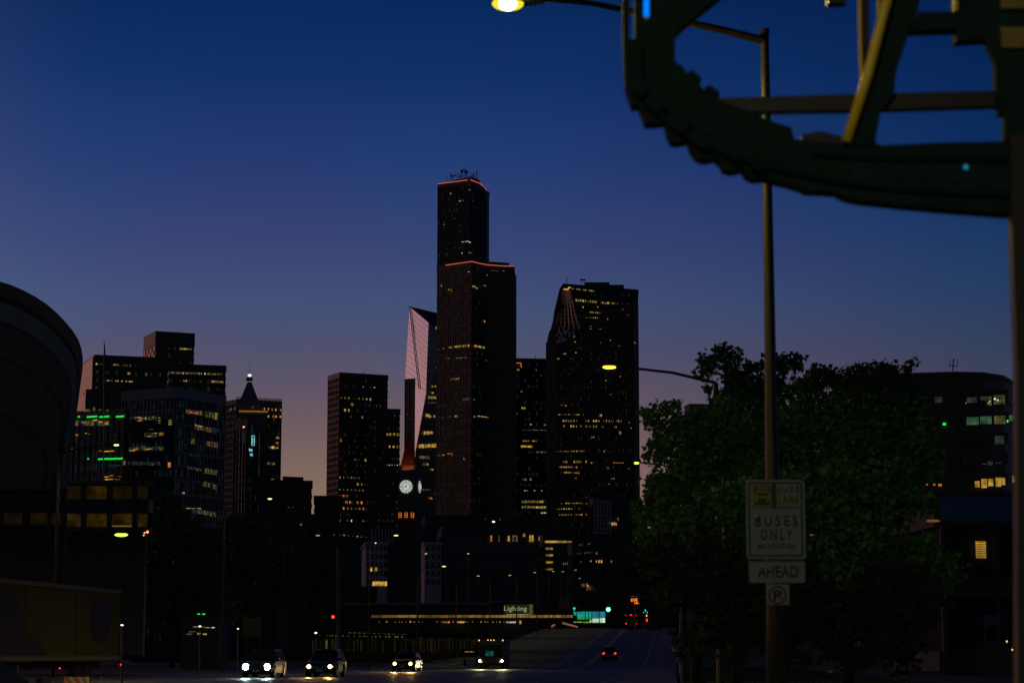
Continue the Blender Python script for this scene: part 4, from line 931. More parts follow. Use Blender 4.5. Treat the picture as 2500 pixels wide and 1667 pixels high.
p = V(2420, 1514, 149.0); MB().box(p, (38*149/FPX, .08, 26*149/FPX)).build('panel', mat('purple_panel', (.16,.10,.22), .6), sg2)
for dx in (-.45, .45): MB().box((p.x+dx, p.y+.1, p.z/2), (.07, .07, p.z)).build('post', 'steel', sg2)
dl = thing('wall_lamp', V(2278, 1270, 149), 'long dim amber lamp high on the wall, left of the blue fascia', 'lamp')
MB().ball(V(2278, 1271, 149), .3, 12, 6, (1.7, .6, .35)).build('diffuser', emat('dim_amber_lamp', (1,.42,.08), .14), dl)
MB().box(V(2278, 1268, 149.4), (.6, .5, .1)).build('bracket', 'black_metal', dl)

# --- arena with the bulging roof on the left
M['arena_wall'] = mat('brown_arena_cladding', (.20,.175,.15), .85, 0, .3, .12)
ar = thing('arena', (-62, 330, 0), 'huge dark arena hall with a bulging curved roof rim, left edge', 'stadium')
prof = [(2, 690), (30, 698), (60, 711), (90, 727), (118, 745), (142, 766), (165, 790), (182, 811), (195, 832), (202, 852), (206, 876), (205.5, 900), (203, 920), (199, 950), (195, 980), (188, 1030), (181, 1080), (175, 1130), (172, 1200)]
prof = [(-420, 655), (-280, 652), (-140, 664), (-60, 675)] + prof
Ya = 300
def aring(Y, k, dz, m=0):
    pts = []
    for x, y in prof:
        p = V(x, y, Ya); pts.append(Vector((-75+(p.x+75)*k+m, Y, EYE+(p.z-EYE)*k+dz)))
    e = pts[-1]; pts += [Vector((e.x-1, Y, 0)), Vector((pts[0].x, Y, 0))]
    return pts
MB().loft([aring(300.2, .965, 0), aring(325, .93, 0, -9), aring(350, .8, 0, -22)]).build('wall', 'arena_wall', ar, smooth=False)
ro, ri_ = aring(300, 1.0, 0)[:-2], aring(300, .985, -.2)[:-2]
def rimring(kk0, kk1, y0_, y1_, name, m):
    mv = -(y1_-y0_)*.3 if y1_-y0_ > 5 else 0
    a_, b_ = aring(y0_, kk0, 0)[:-2], aring(y0_, kk1, 0)[:-2]; c_, d_2 = aring(y1_, kk0, 0, mv)[:-2], aring(y1_, kk1, 0, mv)[:-2]
    n_ = len(a_); vs = a_+b_+c_+d_2; fs = []
    for i in range(n_-1): fs += [(i, i+1, n_+i+1, n_+i), (2*n_+i, 3*n_+i, 3*n_+i+1, 2*n_+i+1), (i, 2*n_+i, 2*n_+i+1, i+1), (n_+i, n_+i+1, 3*n_+i+1, 3*n_+i)]
    fs += [(0, n_, 3*n_, 2*n_), (n_-1, 3*n_-1, 4*n_-1, 2*n_-1)]
    MB().add(vs, fs).build(name, m, ar)
rimring(1.0, .962, 299, 326, 'roof_edge', 'arena_wall')
M['arena_band'] = mat('grey_roof_band', (.22,.24,.26), .5, .4, .25, .3)
rimring(.945, .895, 299.4, 300.3, 'roof_band', 'arena_band')
for k, (a_, c_) in enumerate(((.80, .796), (.65, .646))): rimring(a_, c_, 299.9, 300.3, 'facade_seam', 'dark_conc')

# --- car park deck with amber openings
cp_ = thing('parking_garage', G(260, 152), 'two-storey car-park deck with dim amber openings between dark posts, left side', 'building')
kx = 152/FPX
def pbox(x0, y0, x1, y1, Y, th, name, m, root, bevel=0):
    a_, c_ = V(x0, y1, Y), V(x1, y0, Y); z0_, z1_ = a_.z, c_.z
    return MB().box(((a_.x+c_.x)/2, Y+th/2, (z0_+z1_)/2), (abs(c_.x-a_.x), th, abs(z1_-z0_)), None).build(name, m, root, bevel=bevel)
M['amber_wall'] = emat('amber_lit_bay', (1,.50,.05), .019, .7, 1.0); M['amber_wall2'] = emat('dim_bay', (.7,.42,.12), .010, .4, 1.2)
M['dk_wall'] = mat('tan_painted_wall', (.14,.125,.06), .8, 0, .2, 1)
pbox(160, 1176, 358, 1600, 158, 1, 'wall', 'dark_conc', cp_); pbox(-300, 1190, 158, 1600, 159, 8, 'wall', 'dark_conc', cp_)
pbox(158, 1173, 364, 1181, 152, 2, 'roof_slab', 'dk_wall', cp_); pbox(158, 1218, 364, 1250, 152.3, 2, 'floor_slab', 'black_stone', cp_); pbox(158, 1286, 364, 1295, 152.2, 2, 'floor_slab', 'dk_wall', cp_)
for x in (203, 267, 329): pbox(x-6, 1181, x+6, 1300, 151.9, .5, 'post', 'black_stone', cp_)
for x0_, x1_ in ((163, 196), (211, 260), (274, 322), (337, 359)):
    pbox(x0_, 1184, x1_, 1217, 154, .2, 'lit_bay', 'amber_wall2' if x0_ != 211 else 'amber_wall', cp_); pbox(x0_, 1253, x1_, 1285, 154, .2, 'lit_bay', 'amber_wall', cp_)
pbox(274, 1282, 320, 1285, 153.6, .2, 'glint_strip', emat('rail_glint', (.8,.7,.1), .14), cp_)  # glint on the deck rail, put in as a glowing strip
for x0_, x1_ in ((10, 53), (73, 115), (123, 153)): pbox(x0_, 1252, x1_, 1277, 154.5, .2, 'lit_bay', 'amber_wall2', cp_)
pbox(-60, 1190, 156, 1194, 153, 4, 'roof_slab', 'steel', cp_); pbox(-60, 1278, 150, 1282, 153, 4, 'floor_slab', 'steel', cp_)
for x in (63, 120, 152): pbox(x-4, 1194, x+4, 1300, 152.6, .4, 'post', 'black_stone', cp_)
lampm = emat('yellow_green_lamp', (.75,1,.12), 1.6)
fx = thing('lamp', V(295, 1305, 130), 'bright yellow-green lamp fixture just under the car-park deck', 'lamp')
MB().ball(V(296, 1305, 130), .42, 12, 6, (1, .5, .28)).build('diffuser', lampm, fx); MB().box(V(300, 1299, 130), (.5, .3, .12)).build('housing', 'black_metal', fx)
ol = thing('lamp', V(356, 1299, 128), 'tiny orange lamp cluster at the right corner of the car-park deck', 'lamp')
for x, y, r_ in ((360,1298,.08), (353,1300,.05), (351,1306,.045)): MB().ball(V(x, y, 128), r_, 6, 4).build('bulb', 'beacon', ol)
MB().box(V(356, 1304, 128.3), (.06, .06, .5)).build('bracket', 'black_metal', ol)

# --- long low showroom with lit canopy and the Lighting sign
sh = thing('showroom', (0, 505, 0), 'long low showroom with a glowing segmented canopy strip behind the embankment', 'building')
Ys_ = 500
a_, c_ = V(842, 1472, Ys_), V(1400, 1472, Ys_)
MB().box(((a_.x+c_.x)/2, Ys_+13, a_.z/2), (c_.x-a_.x, 24, a_.z)).build('wall', 'dark_conc', sh)
M['rail_grey'] = mat('pale_roof_rail', (.42,.41,.40), .7, .2, .1, .5)
pbox(836, 1470.5, 1190, 1474, 499.5, .6, 'roof_rail', 'rail_grey', sh)
pbox(1190, 1465.5, 1290, 1467.5, 499.7, .6, 'roof_rail', 'rail_grey', sh)
pbox(905, 1498, 1402, 1500.3, 498.2, 3, 'canopy', 'black_stone', sh); pbox(905, 1507, 1402, 1509.5, 498.2, 3, 'canopy', 'black_stone', sh)
M['canopy_lit'] = emat('yellow_canopy_panel', (1,.62,.16), .17, .55, .5); M['canopy_lit2'] = emat('pinkish_canopy_panel', (1,.45,.2), .13, .55, .5)
for i in range(60):
    x = 907+i*8.2
    if x < 1396: pbox(x, 1500.5, x+7.3, 1506.8, 498.8, .3, 'canopy_panel', 'canopy_lit' if random.random() < .75 else 'canopy_lit2', sh)
for i in range(34):
    x = 915+i*9.5+random.uniform(-2, 2); 
    if random.random() < .75: pbox(x, 1515.5, x+random.uniform(1.5, 4), 1516+random.uniform(2, 4), 499.6, .2, 'window', random.choice(['win_dim', 'win_dim', 'win_warm', 'win_green']), sh)
for x in (1082, 1086, 1090, 1094, 1117, 1121, 1126, 1130): pbox(x, 1515.5, x+3, 1520, 499.5, .2, 'window', 'win_warm', sh)
for x in range(1236, 1258, 4): pbox(x, 1516, x+3, 1520, 499.4, .2, 'window', 'win_white', sh)
pbox(1268, 1514, 1273, 1522, 499.4, .2, 'window', 'win_gold', sh)
ls = thing('sign', (V(1265, 1488, 497).x, 497, 0), 'dark green roof sign reading Lighting on the long low showroom', 'sign')
pbox(1230, 1474.5, 1292, 1499.5, 497, .4, 'sign_board', emat('dim_green_board', (.09,.12,.03), .12, .2, .3), ls)
pbox(1292, 1474.5, 1301, 1499.5, 496.9, .4, 'sign_edge', emat('dim_ochre_edge', (.45,.36,.1), .16), ls)
M['letter_cream'] = emat('cream_lit_letters', (.70,.74,.40), .42)
text_mesh('Lighting', 'sign_lettering', 'letter_cream', ls, V(1231, 1493.5, 496.9), (1,0,0), (0,0,1), 55*497/FPX, 14.5*497/FPX, .1)
pbox(1236, 1498.5, 1292, 1499.6, 496.7, .1, 'sign_light_bar', 'letter_cream', ls)

# --- green mural wall, its glow put into the panel materials
mu = thing('lit_wall', (V(1440, 1506, 520).x, 520, 0), 'green mural wall with glow put into its panels, teal above and white-green below, under the green signal', 'wall')
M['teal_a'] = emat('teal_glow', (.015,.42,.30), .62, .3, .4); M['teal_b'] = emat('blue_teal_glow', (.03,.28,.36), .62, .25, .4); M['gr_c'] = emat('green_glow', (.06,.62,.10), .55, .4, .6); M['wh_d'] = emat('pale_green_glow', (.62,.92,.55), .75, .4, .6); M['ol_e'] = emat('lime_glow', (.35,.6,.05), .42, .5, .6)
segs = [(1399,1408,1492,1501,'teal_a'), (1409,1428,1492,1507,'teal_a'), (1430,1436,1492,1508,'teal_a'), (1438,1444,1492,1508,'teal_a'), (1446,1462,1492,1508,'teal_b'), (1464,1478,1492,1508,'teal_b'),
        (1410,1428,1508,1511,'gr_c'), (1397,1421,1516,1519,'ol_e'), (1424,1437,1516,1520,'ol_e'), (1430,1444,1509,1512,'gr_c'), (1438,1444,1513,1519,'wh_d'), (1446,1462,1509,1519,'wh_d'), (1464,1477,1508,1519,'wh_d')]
for x0_, x1_, y0_, y1_, m_ in segs: pbox(x0_, y0_, x1_, y1_, 520, .3, 'mural_panel', m_, mu)
pbox(1398, 1511, 1440, 1515.5, 519.6, .3, 'sill', 'black_stone', mu); pbox(1396, 1490, 1482, 1492, 519.6, 2, 'roof_edge', 'black_stone', mu)
for x in (1408.5, 1429, 1437, 1445, 1463, 1478.5): pbox(x-.8, 1492, x+.8, 1524, 519.4, .3, 'post', 'black_stone', mu)
pbox(1396, 1520, 1482, 1600, 520, 6, 'wall', 'dark_conc', mu)

# --- barrier rails on the embankment edge, pink light put in as glow
for nm, (x0_, y0_, x1_, y1_), lab in (('guard_rail', (1373, 1518, 1410, 1528.5), 'slanting barrier rail lit pink, longer of the two on the embankment crest'), ('guard_rail', (1346, 1527, 1355, 1522.5), 'short slanting barrier rail lit pink, left of the longer one')):
    g_ = thing(nm, V((x0_+x1_)/2, 1528, 442), lab, 'railing')
    gm = M.setdefault('pink_rail', emat('pink_rail_glow', (1,.34,.2), .30))
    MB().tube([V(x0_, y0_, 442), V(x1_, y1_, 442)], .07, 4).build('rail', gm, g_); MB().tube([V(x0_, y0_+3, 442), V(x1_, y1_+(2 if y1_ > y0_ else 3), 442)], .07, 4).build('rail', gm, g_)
    for t in (.1, .5, .9):
        x, y = x0_+(x1_-x0_)*t, y0_+(y1_-y0_)*t; MB().tube([V(x, y, 442.1), V(x, y+9, 442.1)], .05, 4).build('post', 'black_metal', g_)

# --- tall picket fence of the yard, with the glazed shelter behind it
fe = thing('picket_fence', G(960, 262), 'tall metal picket fence along the far side of the street behind the oncoming cars', 'fence')
M['fence_green'] = mat('green_fence_paint', (.07,.08,.045), .6, .2, .3, 2)
xa, xb = G(752, 262).x, G(1185, 262).x
for i in range(62):
    x = xa+(xb-xa)*i/61; MB().box((x, 262, 1.75), (.05, .05, 3.5)).build('picket', 'fence_green', fe)
for z in (.4, 3.2): MB().box(((xa+xb)/2, 262.06, z), (xb-xa, .06, .08)).build('rail', 'fence_green', fe)
yd = thing('shelter', G(950, 285), 'long glazed shelter with dim yellow-green bays behind the tall picket fence', 'shelter')
M['shelt'] = emat('dim_shelter_glow', (.32,.36,.09), .028, .8, .5); M['shelt2'] = emat('dim_brown_glow', (.4,.24,.1), .022, .8, .5)
for i in range(46):
    x = 762+i*9.0
    if random.random() < .8: pbox(x+random.uniform(0,2), 1556+random.uniform(-4, 10), x+random.uniform(3, 8), 1590, 286, .2, 'glazed_bay', random.choice(['shelt', 'shelt2', 'shelt']) if x < 985 else 'shelt2', yd)
pbox(755, 1540, 1190, 1543, 284, 6, 'roof', 'dark_conc', yd); pbox(755, 1546, 1190, 1620, 290, 3, 'wall', 'dark_conc', yd)
for i in range(30):
    x = 765+i*7.6+random.uniform(-2, 2)
    if random.random() < .7: pbox(x, 1549.5+i*.12, x+random.uniform(2, 4), 1551+i*.12, 283.5, .1, 'light_tube', 'win_green', yd)
for i in range(12): pbox(850+i*12, 1543+i*.4, 857+i*12, 1544+i*.4, 283.4, .1, 'light_tube', 'win_interior', yd)
pbox(794, 1560, 799, 1582, 283.8, .2, 'glazed_bay', 'win_interior', yd)
gc = thing('notice_board', G(616, 190), 'square olive-green board on two posts left of the street-lamp with the banner', 'sign')
pbox(593, 1507, 638, 1552, 190, .15, 'board', mat('olive_board', (.16,.16,.06), .7, 0, .15, .6), gc)
for x in (600, 631): pbox(x-1.5, 1552, x+1.5, 1636, 190.1, .12, 'post', 'steel', gc)

# ================================================================== STREET LAMPS
def arm_lamp(label, xp, Y, xl, yl_, m, hw=14, ybot=None, r=.09, group='street lamps', rise=None, glow=None, ztop=None, polem='pole', zbase=0):
    """pole at pixel column xp at distance Y, arm to a luminaire at pixel (xl, yl_)"""
    b = G(xp, Y, zbase); head = V(xl, yl_, Y); side = 1 if xl > xp else -1
    topz = head.z - (rise if rise is not None else .5)
    t = thing('street_lamp', b, label, 'street lamp', group)
    px = V(xp, 1598-(topz-EYE)*FPX/Y, Y).x
    tp = Vector((b.x, Y, topz))
    MB().tube([b, b.lerp(tp, .5), tp], [r*1.25, r, r*.75], 8).build('pole', polem, t)
    hl = hw*Y/FPX; e = head-Vector((side*hl*.75, 0, -.05))
    mid = tp.lerp(e, .45)+Vector((0, 0, (e.z-tp.z)*.18))
    MB().tube([tp, mid, e], [r*.6, r*.5, r*.42], 6).build('arm', polem, t)
    c = head+Vector((0, 0, .07))
    MB().loft([[c+Vector((side*hl*x, y, z)) for y, z in ((-.16*k, 0), (.16*k, 0), (.10*k, .13*k+.02), (-.10*k, .13*k+.02))] for x, k in ((-1.0, .5), (-.5, 1), (.6, 1), (1, .6))]).build('lamp_head', 'black_metal', t)
    MB().ball(head+Vector((side*hl*.1, -.01, .02)), hl*.62, 12, 6, (1, .16/hl if hl > .2 else .7, .10/hl if hl > .2 else .5)).build('diffuser', m, t)
    if glow: 
        l = bpy.data.lights.new('lamp_light', 'SPOT'); l.energy = glow[0]; l.color = glow[1]; l.spot_size = R(150); l.spot_blend = .6; l.shadow_soft_size = .15
        lo = link('lamp_light', l, t); lo.matrix_basis = Matrix.Translation(head+Vector((0, 0, -.12)))
    return t
YEL = (1, .72, .12)
L_hot = emat('sodium_lamp', (1,.80,.10), 9); L_mid = emat('sodium_lamp_mid', (1,.80,.035), 3.2); L_warm = emat('warm_lamp', (1,.62,.22), 2.2); L_dimg = emat('dim_greenish_lamp', (.7,.8,.3), .55); L_dimw = emat('dim_warm_lamp', (.9,.55,.25), .6); L_wh = emat('white_lamp', (1,.9,.7), 2.4)
arm_lamp('unseen street lamp added on the near left verge to light the trailer, just beyond the left edge of the picture', -330, 52, -150, 700, L_warm, hw=30, r=.1, group=None, glow=(2600, (1,.62,.14)))  # unseen lamp, added to light the trailer side
bh = thing('street_lamp', (-8.5, -9, 0), 'street lamp behind the viewer, outside the picture, lighting the signs and the steel frame', 'street lamp')
MB().tube([(-8.5, -9, 0), (-8.5, -9, 9.6)], [.12, .08], 10).build('pole', 'pole', bh); MB().tube([(-8.5, -9, 9.6), (-7, -9, 9.95), (-5.4, -9, 10)], [.06, .05, .04], 8).build('arm', 'pole', bh)
MB().box((-5.1, -9, 10.05), (.8, .34, .16)).build('lamp_head', 'black_metal', bh, bevel=.03); MB().box((-5.1, -9, 9.94), (.5, .26, .06)).build('diffuser', L_warm, bh)
l = bpy.data.lights.new('lamp_light', 'SPOT'); l.spot_size = R(180); l.spot_blend = .01; l.energy = 3000; l.color = (1,.93,.64); l.shadow_soft_size = .12
lo = link('lamp_light', l, bh); lo.matrix_basis = Matrix.Translation((-5.1, -9, 9.85))
# the near one, with the traffic signs on its pole
Yp = 28.0
sl0 = thing('street_lamp', G(1893, Yp), 'tall nearest street lamp, glowing yellow at the top edge, its pole carrying the bus-lane signs', 'street lamp')
b0 = G(1893, Yp); t0 = V(1868, 78, Yp); t0.x = b0.x+ (t0.x-b0.x)*1.0
MB().tube([b0, V(1890, 1440, Yp), V(1881, 900, Yp), V(1871, 300, Yp), V(1867, 76, Yp)], [.118, .105, .078, .06, .055], 16).build('pole', 'pole', sl0, smooth=True)
MB().tube([V(1867, 72, Yp), V(1867, 84, Yp)], .066, 12).build('pole_cap', 'black_metal', sl0)
MB().tube([V(1866, 100, Yp), V(1780, 78, Yp), V(1680, 56, Yp), V(1540, 28, Yp), V(1440, 8, Yp), V(1330, -2, Yp)], [.062, .055, .05, .042, .04, .04], 8).build('arm', 'pole', sl0)
hc = V(1275, 4, Yp)
MB().loft([[hc+Vector((x*.30, y*k, z*k)) for y, z in ((-.17, -.02), (.17, -.02), (.15, .12), (0, .18), (-.15, .12))] for x, k in ((-.85, .7), (-.3, 1), (.5, .8), (1.02, .5))]).build('lamp_head', 'dark_steel', sl0)
MB().ball(V(1240, 10, Yp), .19, 16, 8, (1.15, .85, .5)).build('lens', emat('yellow_lens', (1,.82,.02), 1.0), sl0, smooth=True)
MB().ball(V(1240, 10, Yp-.19), .11, 12, 8, (1.1, .5, .85)).build('bulb', emat('white_hot_bulb', (1,.95,.6), 30), sl0, smooth=True)
l = bpy.data.lights.new('lamp_light', 'SPOT'); l.energy = 1450; l.color = (1,.80,.14); l.spot_size = R(180); l.spot_blend = .01; l.shadow_soft_size = .12
lo = link('lamp_light', l, sl0); lo.matrix_basis = Matrix.Translation(V(1240, 30, Yp))
arm_lamp('second yellow street lamp, its arm reaching left above the treetops', 1759, 78, 1490, 898, L_mid, hw=27, r=.11, rise=.56, group=None, glow=(5000, (1,.78,.15)))
arm_lamp('half-hidden yellow street lamp at the left edge of the trees', 1690, 125, 1555, 1131, L_mid, hw=10, r=.1, group=None)
arm_lamp('warm street lamp in front of the blue glass office, arm rising from the left', 128, 134, 283, 1087, L_warm, hw=11, r=.1, group=None, glow=(900, (1,.7,.3)))
arm_lamp('warm street lamp left of the sunset gap, on a slim tall pole', 541, 170, 658, 1218, L_warm, hw=9, r=.07, group=None, glow=(500, (1,.7,.3)))
bn = arm_lamp('dim street lamp over the street on the pole carrying a vertical banner, left side', 690, 230, 775, 1307, L_dimg, hw=9, r=.12, group=None, rise=1.3)
bx = G(690, 230)
MB().box((bx.x, 229.6, 1.4+(1598-1534)*230/FPX), (.95, .12, 4.1)).build('banner', mat('grey_banner', (.12,.12,.13), .8), bn)
arm_lamp('warm street lamp glowing on the dark brick clock tower', 900, 205, 966, 1307, L_warm, hw=9, r=.08, group=None, glow=(700, (1,.7,.3)))
rows = [(1018,255,1083,1382.5,L_warm,8,'brightest of the row of small street lamps, on the leftmost pole of the row'), (1113,288,1167,1405.6,L_dimg,6.5,'greenish street lamp, second pole of the row climbing to the right'), (1196,330,1244,1404,L_dimw,6,'pinkish street lamp, third pole of the row, just left of the ribbon windows'),
        (1261,360,1305,1397,L_dimg,5.5,'green-tinted street lamp, fourth of the row above the roof sign'), (1311,400,1350,1394.5,L_dimg,4.5,'small street lamp of the row directly below the ribbon windows'), (1340,430,1374,1395,L_dimg,4.5,'small street lamp of the row just right of the ribbon windows'),
        (1371,460,1405,1391,L_dimw,5,'yellowish street lamp of the row above the no-left-turn sign'), (1385,520,1415,1411,L_dimg,3.5,'tiny street lamp of the row, lower right of the yellowish one'), (1400,560,1432,1424,L_dimw,3.5,'tiny street lamp above the green signal'), (1425,600,1454,1437,L_dimg,3.5,'tiny street lamp upper left of the green signal'), (1440,640,1466,1448.5,L_dimg,3.5,'farthest tiny street lamp of the row beside the green signal')]
for xp, Y, xl, yl_, m_, hw_, lab in rows: arm_lamp(lab, xp, Y, xl, yl_, m_, hw=hw_, r=.09, group='street lamps in a row beyond the embankment', zbase=0, polem='pole', glow=(600 if Y < 470 else 300, (1,.72,.35)))
def post_lamp(label, x, y, Y, m, r, ball=True):
    t = thing('lamp_post', G(x, Y), label, 'lamp post', 'small lamp posts')
    p = V(x, y, Y); b = G(x, Y); MB().tube([b, p], [.07, .05], 6).build('pole', 'steel', t); MB().ball(p, r, 8, 5, (1.3, 1, .7)).build('globe', m, t)
    MB().box(p+Vector((0, 0, r)), (r*2.6, r*2, .06)).build('lamp_cap', 'black_metal', t); return t
post_lamp('small white lamp post just right of the box trailer', 298, 1591-66, 110, L_wh, .06)
post_lamp('bright white lamp post among the yard lights left of the thin pole', 488, 1528, 210, L_wh, .1)
post_lamp('pinpoint white lamp left of the olive board', 581, 1534, 190, L_wh, .07)
post_lamp('white lamp at the left end of the glazed shelter', 771, 1544, 240, L_wh, .12)
post_lamp('white lamp in the dark above the showroom roof, below the tallest tower', 1205, 1273, 700, L_wh, .35)
post_lamp('amber lamp in the dark between the row of lamps and the clock tower', 1143, 1351, 560, emat('amber_lamp', (1,.5,.08), 1.3), .18)
post_lamp('small greenish lamp left of the second pale-painted block', 1040, 1351, 600, L_dimg, .28)
post_lamp('white lamp on the old pale-painted block roof', 917, 1325, 640, L_wh, .16)
yl2 = thing('yard_lights', (V(480, 1530, 215).x, 215, 0), 'cluster of small yard lights and a green lit sign at the left of the street', 'lights')
for x, y, w_, h_, m_ in ((485,1498,6,3,'strip_green'),(497,1498,7,3,'strip_green'),(477,1529,10,2,'win_gold'),(490,1530,30,1.5,'win_interior'),(505,1531,12,2,'win_gold'),(520,1531,8,2,'win_white'),(462,1547,14,3,'win_dim'),(486,1546,8,4,'win_gold'),(500,1547,9,3,'win_warm'),(470,1541,18,2,'win_interior')):
    pbox(x-w_/2, y-h_/2, x+w_/2, y+h_/2, 214, .1, 'light_panel', m_, yl2)
pbox(440, 1532, 540, 1534, 214.5, .2, 'canopy', 'dark_conc', yl2); pbox(440, 1500, 540, 1640, 218, 6, 'wall', 'dark_conc', yl2)
for x in (447, 480, 512, 535): pbox(x-.8, 1530, x+.8, 1632, 214.3, .1, 'post', 'steel', yl2)

# ================================================================== TRAFFIC SIGNALS
sm = thing('traffic_signal', G(1663, 150), 'overhead traffic signal with a green ball, a green arrow and a no-left-turn sign', 'traffic signal')
MB().tube([G(1663, 150), V(1663, 1452, 150)], [.16, .11], 10).build('pole', 'steel', sm)
MB().tube([V(1663, 1457, 150), V(1520, 1457.5, 150), V(1371, 1458, 150)], [.09, .06, .04], 8).build('mast_arm', 'steel', sm)
M['sig_green'] = emat('green_signal', (.10,1,.62), 7); M['sig_arrow'] = emat('green_arrow', (.05,.85,.75), 1.1); M['sig_red'] = emat('red_signal', (1,.02,.01), 4)
def sighead(root, x, y, Y, lit, lm, dy=11, n_=3, s=1):
    k = Y/FPX
    c = V(x, y, Y); z0_ = c.z; top = (lit)*dy*k
    MB().box((c.x, Y+.12, z0_+top-(n_-1)*dy*k/2), (dy*k*1.05, .22, n_*dy*k*1.05)).build('housing', 'black_metal', root, bevel=.02)
    for i in range(n_):
        zz_ = z0_+top-i*dy*k
        if i == lit:
            if lm == 'sig_arrow':
                MB().box((c.x, Y-.03, zz_), (.045, .03, .2)).build('arrow', lm, root)
                for s_ in (-1, 1): MB().tube([(c.x, Y-.03, zz_+.12), (c.x+s_*.09, Y-.03, zz_+.02)], .02, 4).build('arrow', lm, root)
            else: MB().tube([(c.x, Y-.04, zz_), (c.x, Y+.01, zz_)], dy*k*.44, 16).build('lens', lm, root)
        else: MB().tube([(c.x, Y-.02, zz_), (c.x, Y+.01, zz_)], dy*k*.4, 12).build('lens', 'black_stone', root)
        MB().tube([(c.x, Y-.16, zz_+dy*k*.42), (c.x, Y+.01, zz_+dy*k*.46)], .02, 6).build('visor', 'black_metal', root)
sighead(sm, 1485, 1487, 149.8, 2, 'sig_green'); sighead(sm, 1402, 1486, 149.8, 2, 'sig_arrow')
p = V(1378, 1472, 149.7)
MB().box(p, (.72, .03, .72)).build('sign_panel', mat('sign_face', (.20,.19,.2), .6), sm)
M['dull_red'] = mat('dull_red_paint', (.25,.04,.035), .5); M['ink'] = mat('black_ink', (.01,.01,.01), .5)
disc(p+Vector((0,-.02,0)), .26, .33, Vector((1,0,0)), Vector((0,-1,0)), .015, 'prohibition_ring', 'dull_red', sm)
MB().tube([p+Vector((-.2,-.045,.2)), p+Vector((.2,-.045,-.2))], .028, 4).build('prohibition_bar', 'dull_red', sm)
MB().tube([p+Vector((.08,-.03,-.18)), p+Vector((.08,-.03,.03)), p+Vector((.0,-.03,.1)), p+Vector((-.16,-.03,.1))], .025, 4).build('arrow', 'ink', sm)
rl = thing('traffic_signal', G(826, 240), 'red traffic signal beside the thick utility pole on the left of the street', 'traffic signal')
MB().tube([G(826, 240), V(826, 1340, 240)], [.24, .19], 10).build('pole', 'steel', rl)
sighead(rl, 813, 1505, 239.5, 0, 'sig_red', dy=9); MB().tube([V(826, 1505, 240), V(815, 1505, 240)], .05, 6).build('bracket', 'black_metal', rl)
rg = thing('traffic_signal', (V(1576, 1492, 300).x, 300, zr(300)), 'distant teal-green traffic signal at the right of the crest', 'traffic signal')
sighead(rg, 1576, 1491, 300, 1, 'sig_arrow', dy=6); MB().tube([Vector((V(1576,1500,300.4).x, 300.4, zr(300))), V(1576, 1484, 300.4)], .08, 6).build('pole', 'steel', rg)
for x, y in ((1571, 1494), (1580, 1494), (1575, 1488)): MB().ball(V(x, y, 299.6), .07, 6, 4).build('light_glint', 'sig_arrow', rg)
# amber message sign
vm = thing('message_sign', (V(1547, 1465, 300).x, 300, zr(300)), 'amber dot-matrix message sign beside the right edge of the road crest', 'sign')
pbox(1534, 1451, 1566, 1477, 300, .3, 'sign_board', 'black_metal', vm)
M['amber_led'] = emat('amber_leds', (1,.22,.015), 2.0)
k = 300/FPX
text_mesh('STAD', 'message_text', 'amber_led', vm, V(1541, 1461, 299.9), (1,0,0), (0,0,1), 16*k, 6*k, .03)
text_mesh('EXPE', 'message_text', 'amber_led', vm, V(1540.5, 1467.5, 299.9), (1,0,0), (0,0,1), 15.5*k, 5.6*k, .03)
text_mesh('DEL', 'message_text', 'amber_led', vm, V(1549, 1473, 299.9), (1,0,0), (0,0,1), 11*k, 4*k, .03)
MB().tube([Vector((V(1550,1500,300.3).x, 300.3, zr(300))), V(1550, 1470, 300.3)], .12, 6).build('post', 'steel', vm)

# ================================================================== VEHICLES
def lb_(mb, name, m, root, smooth=False, bevel=0):
    o = mb.build(name, m, None, None, smooth, bevel); o.parent = root; return o
M['tyre'] = mat('tyre_rubber', (.015,.015,.015), .9); M['rim'] = mat('alloy_rim', (.3,.3,.3), .3, .8)
M['car_glass'] = mat('car_glass', (.01,.012,.014), .06)
M['chrome'] = mat('chrome_trim', (.5,.5,.5), .2, 1)
M['tail_red'] = emat('red_tail_light', (1,.03,.015), 2.2); M['side_amber'] = emat('side_marker', (1,.35,.12), .8)
def wheel(root, x, y, r=.37, w_=.24):
    t = lb_(MB().tube([(x, y-w_/2, r), (x, y+w_/2, r)], r, 20), 'wheel', 'tyre', root)
    s = 1 if y > 0 else -1
    lb2 = MB().tube([(x, y+s*(w_/2-.01), r), (x, y+s*(w_/2+.015), r)], r*.62, 14); o = lb2.build('rim', 'rim'); o.parent = t
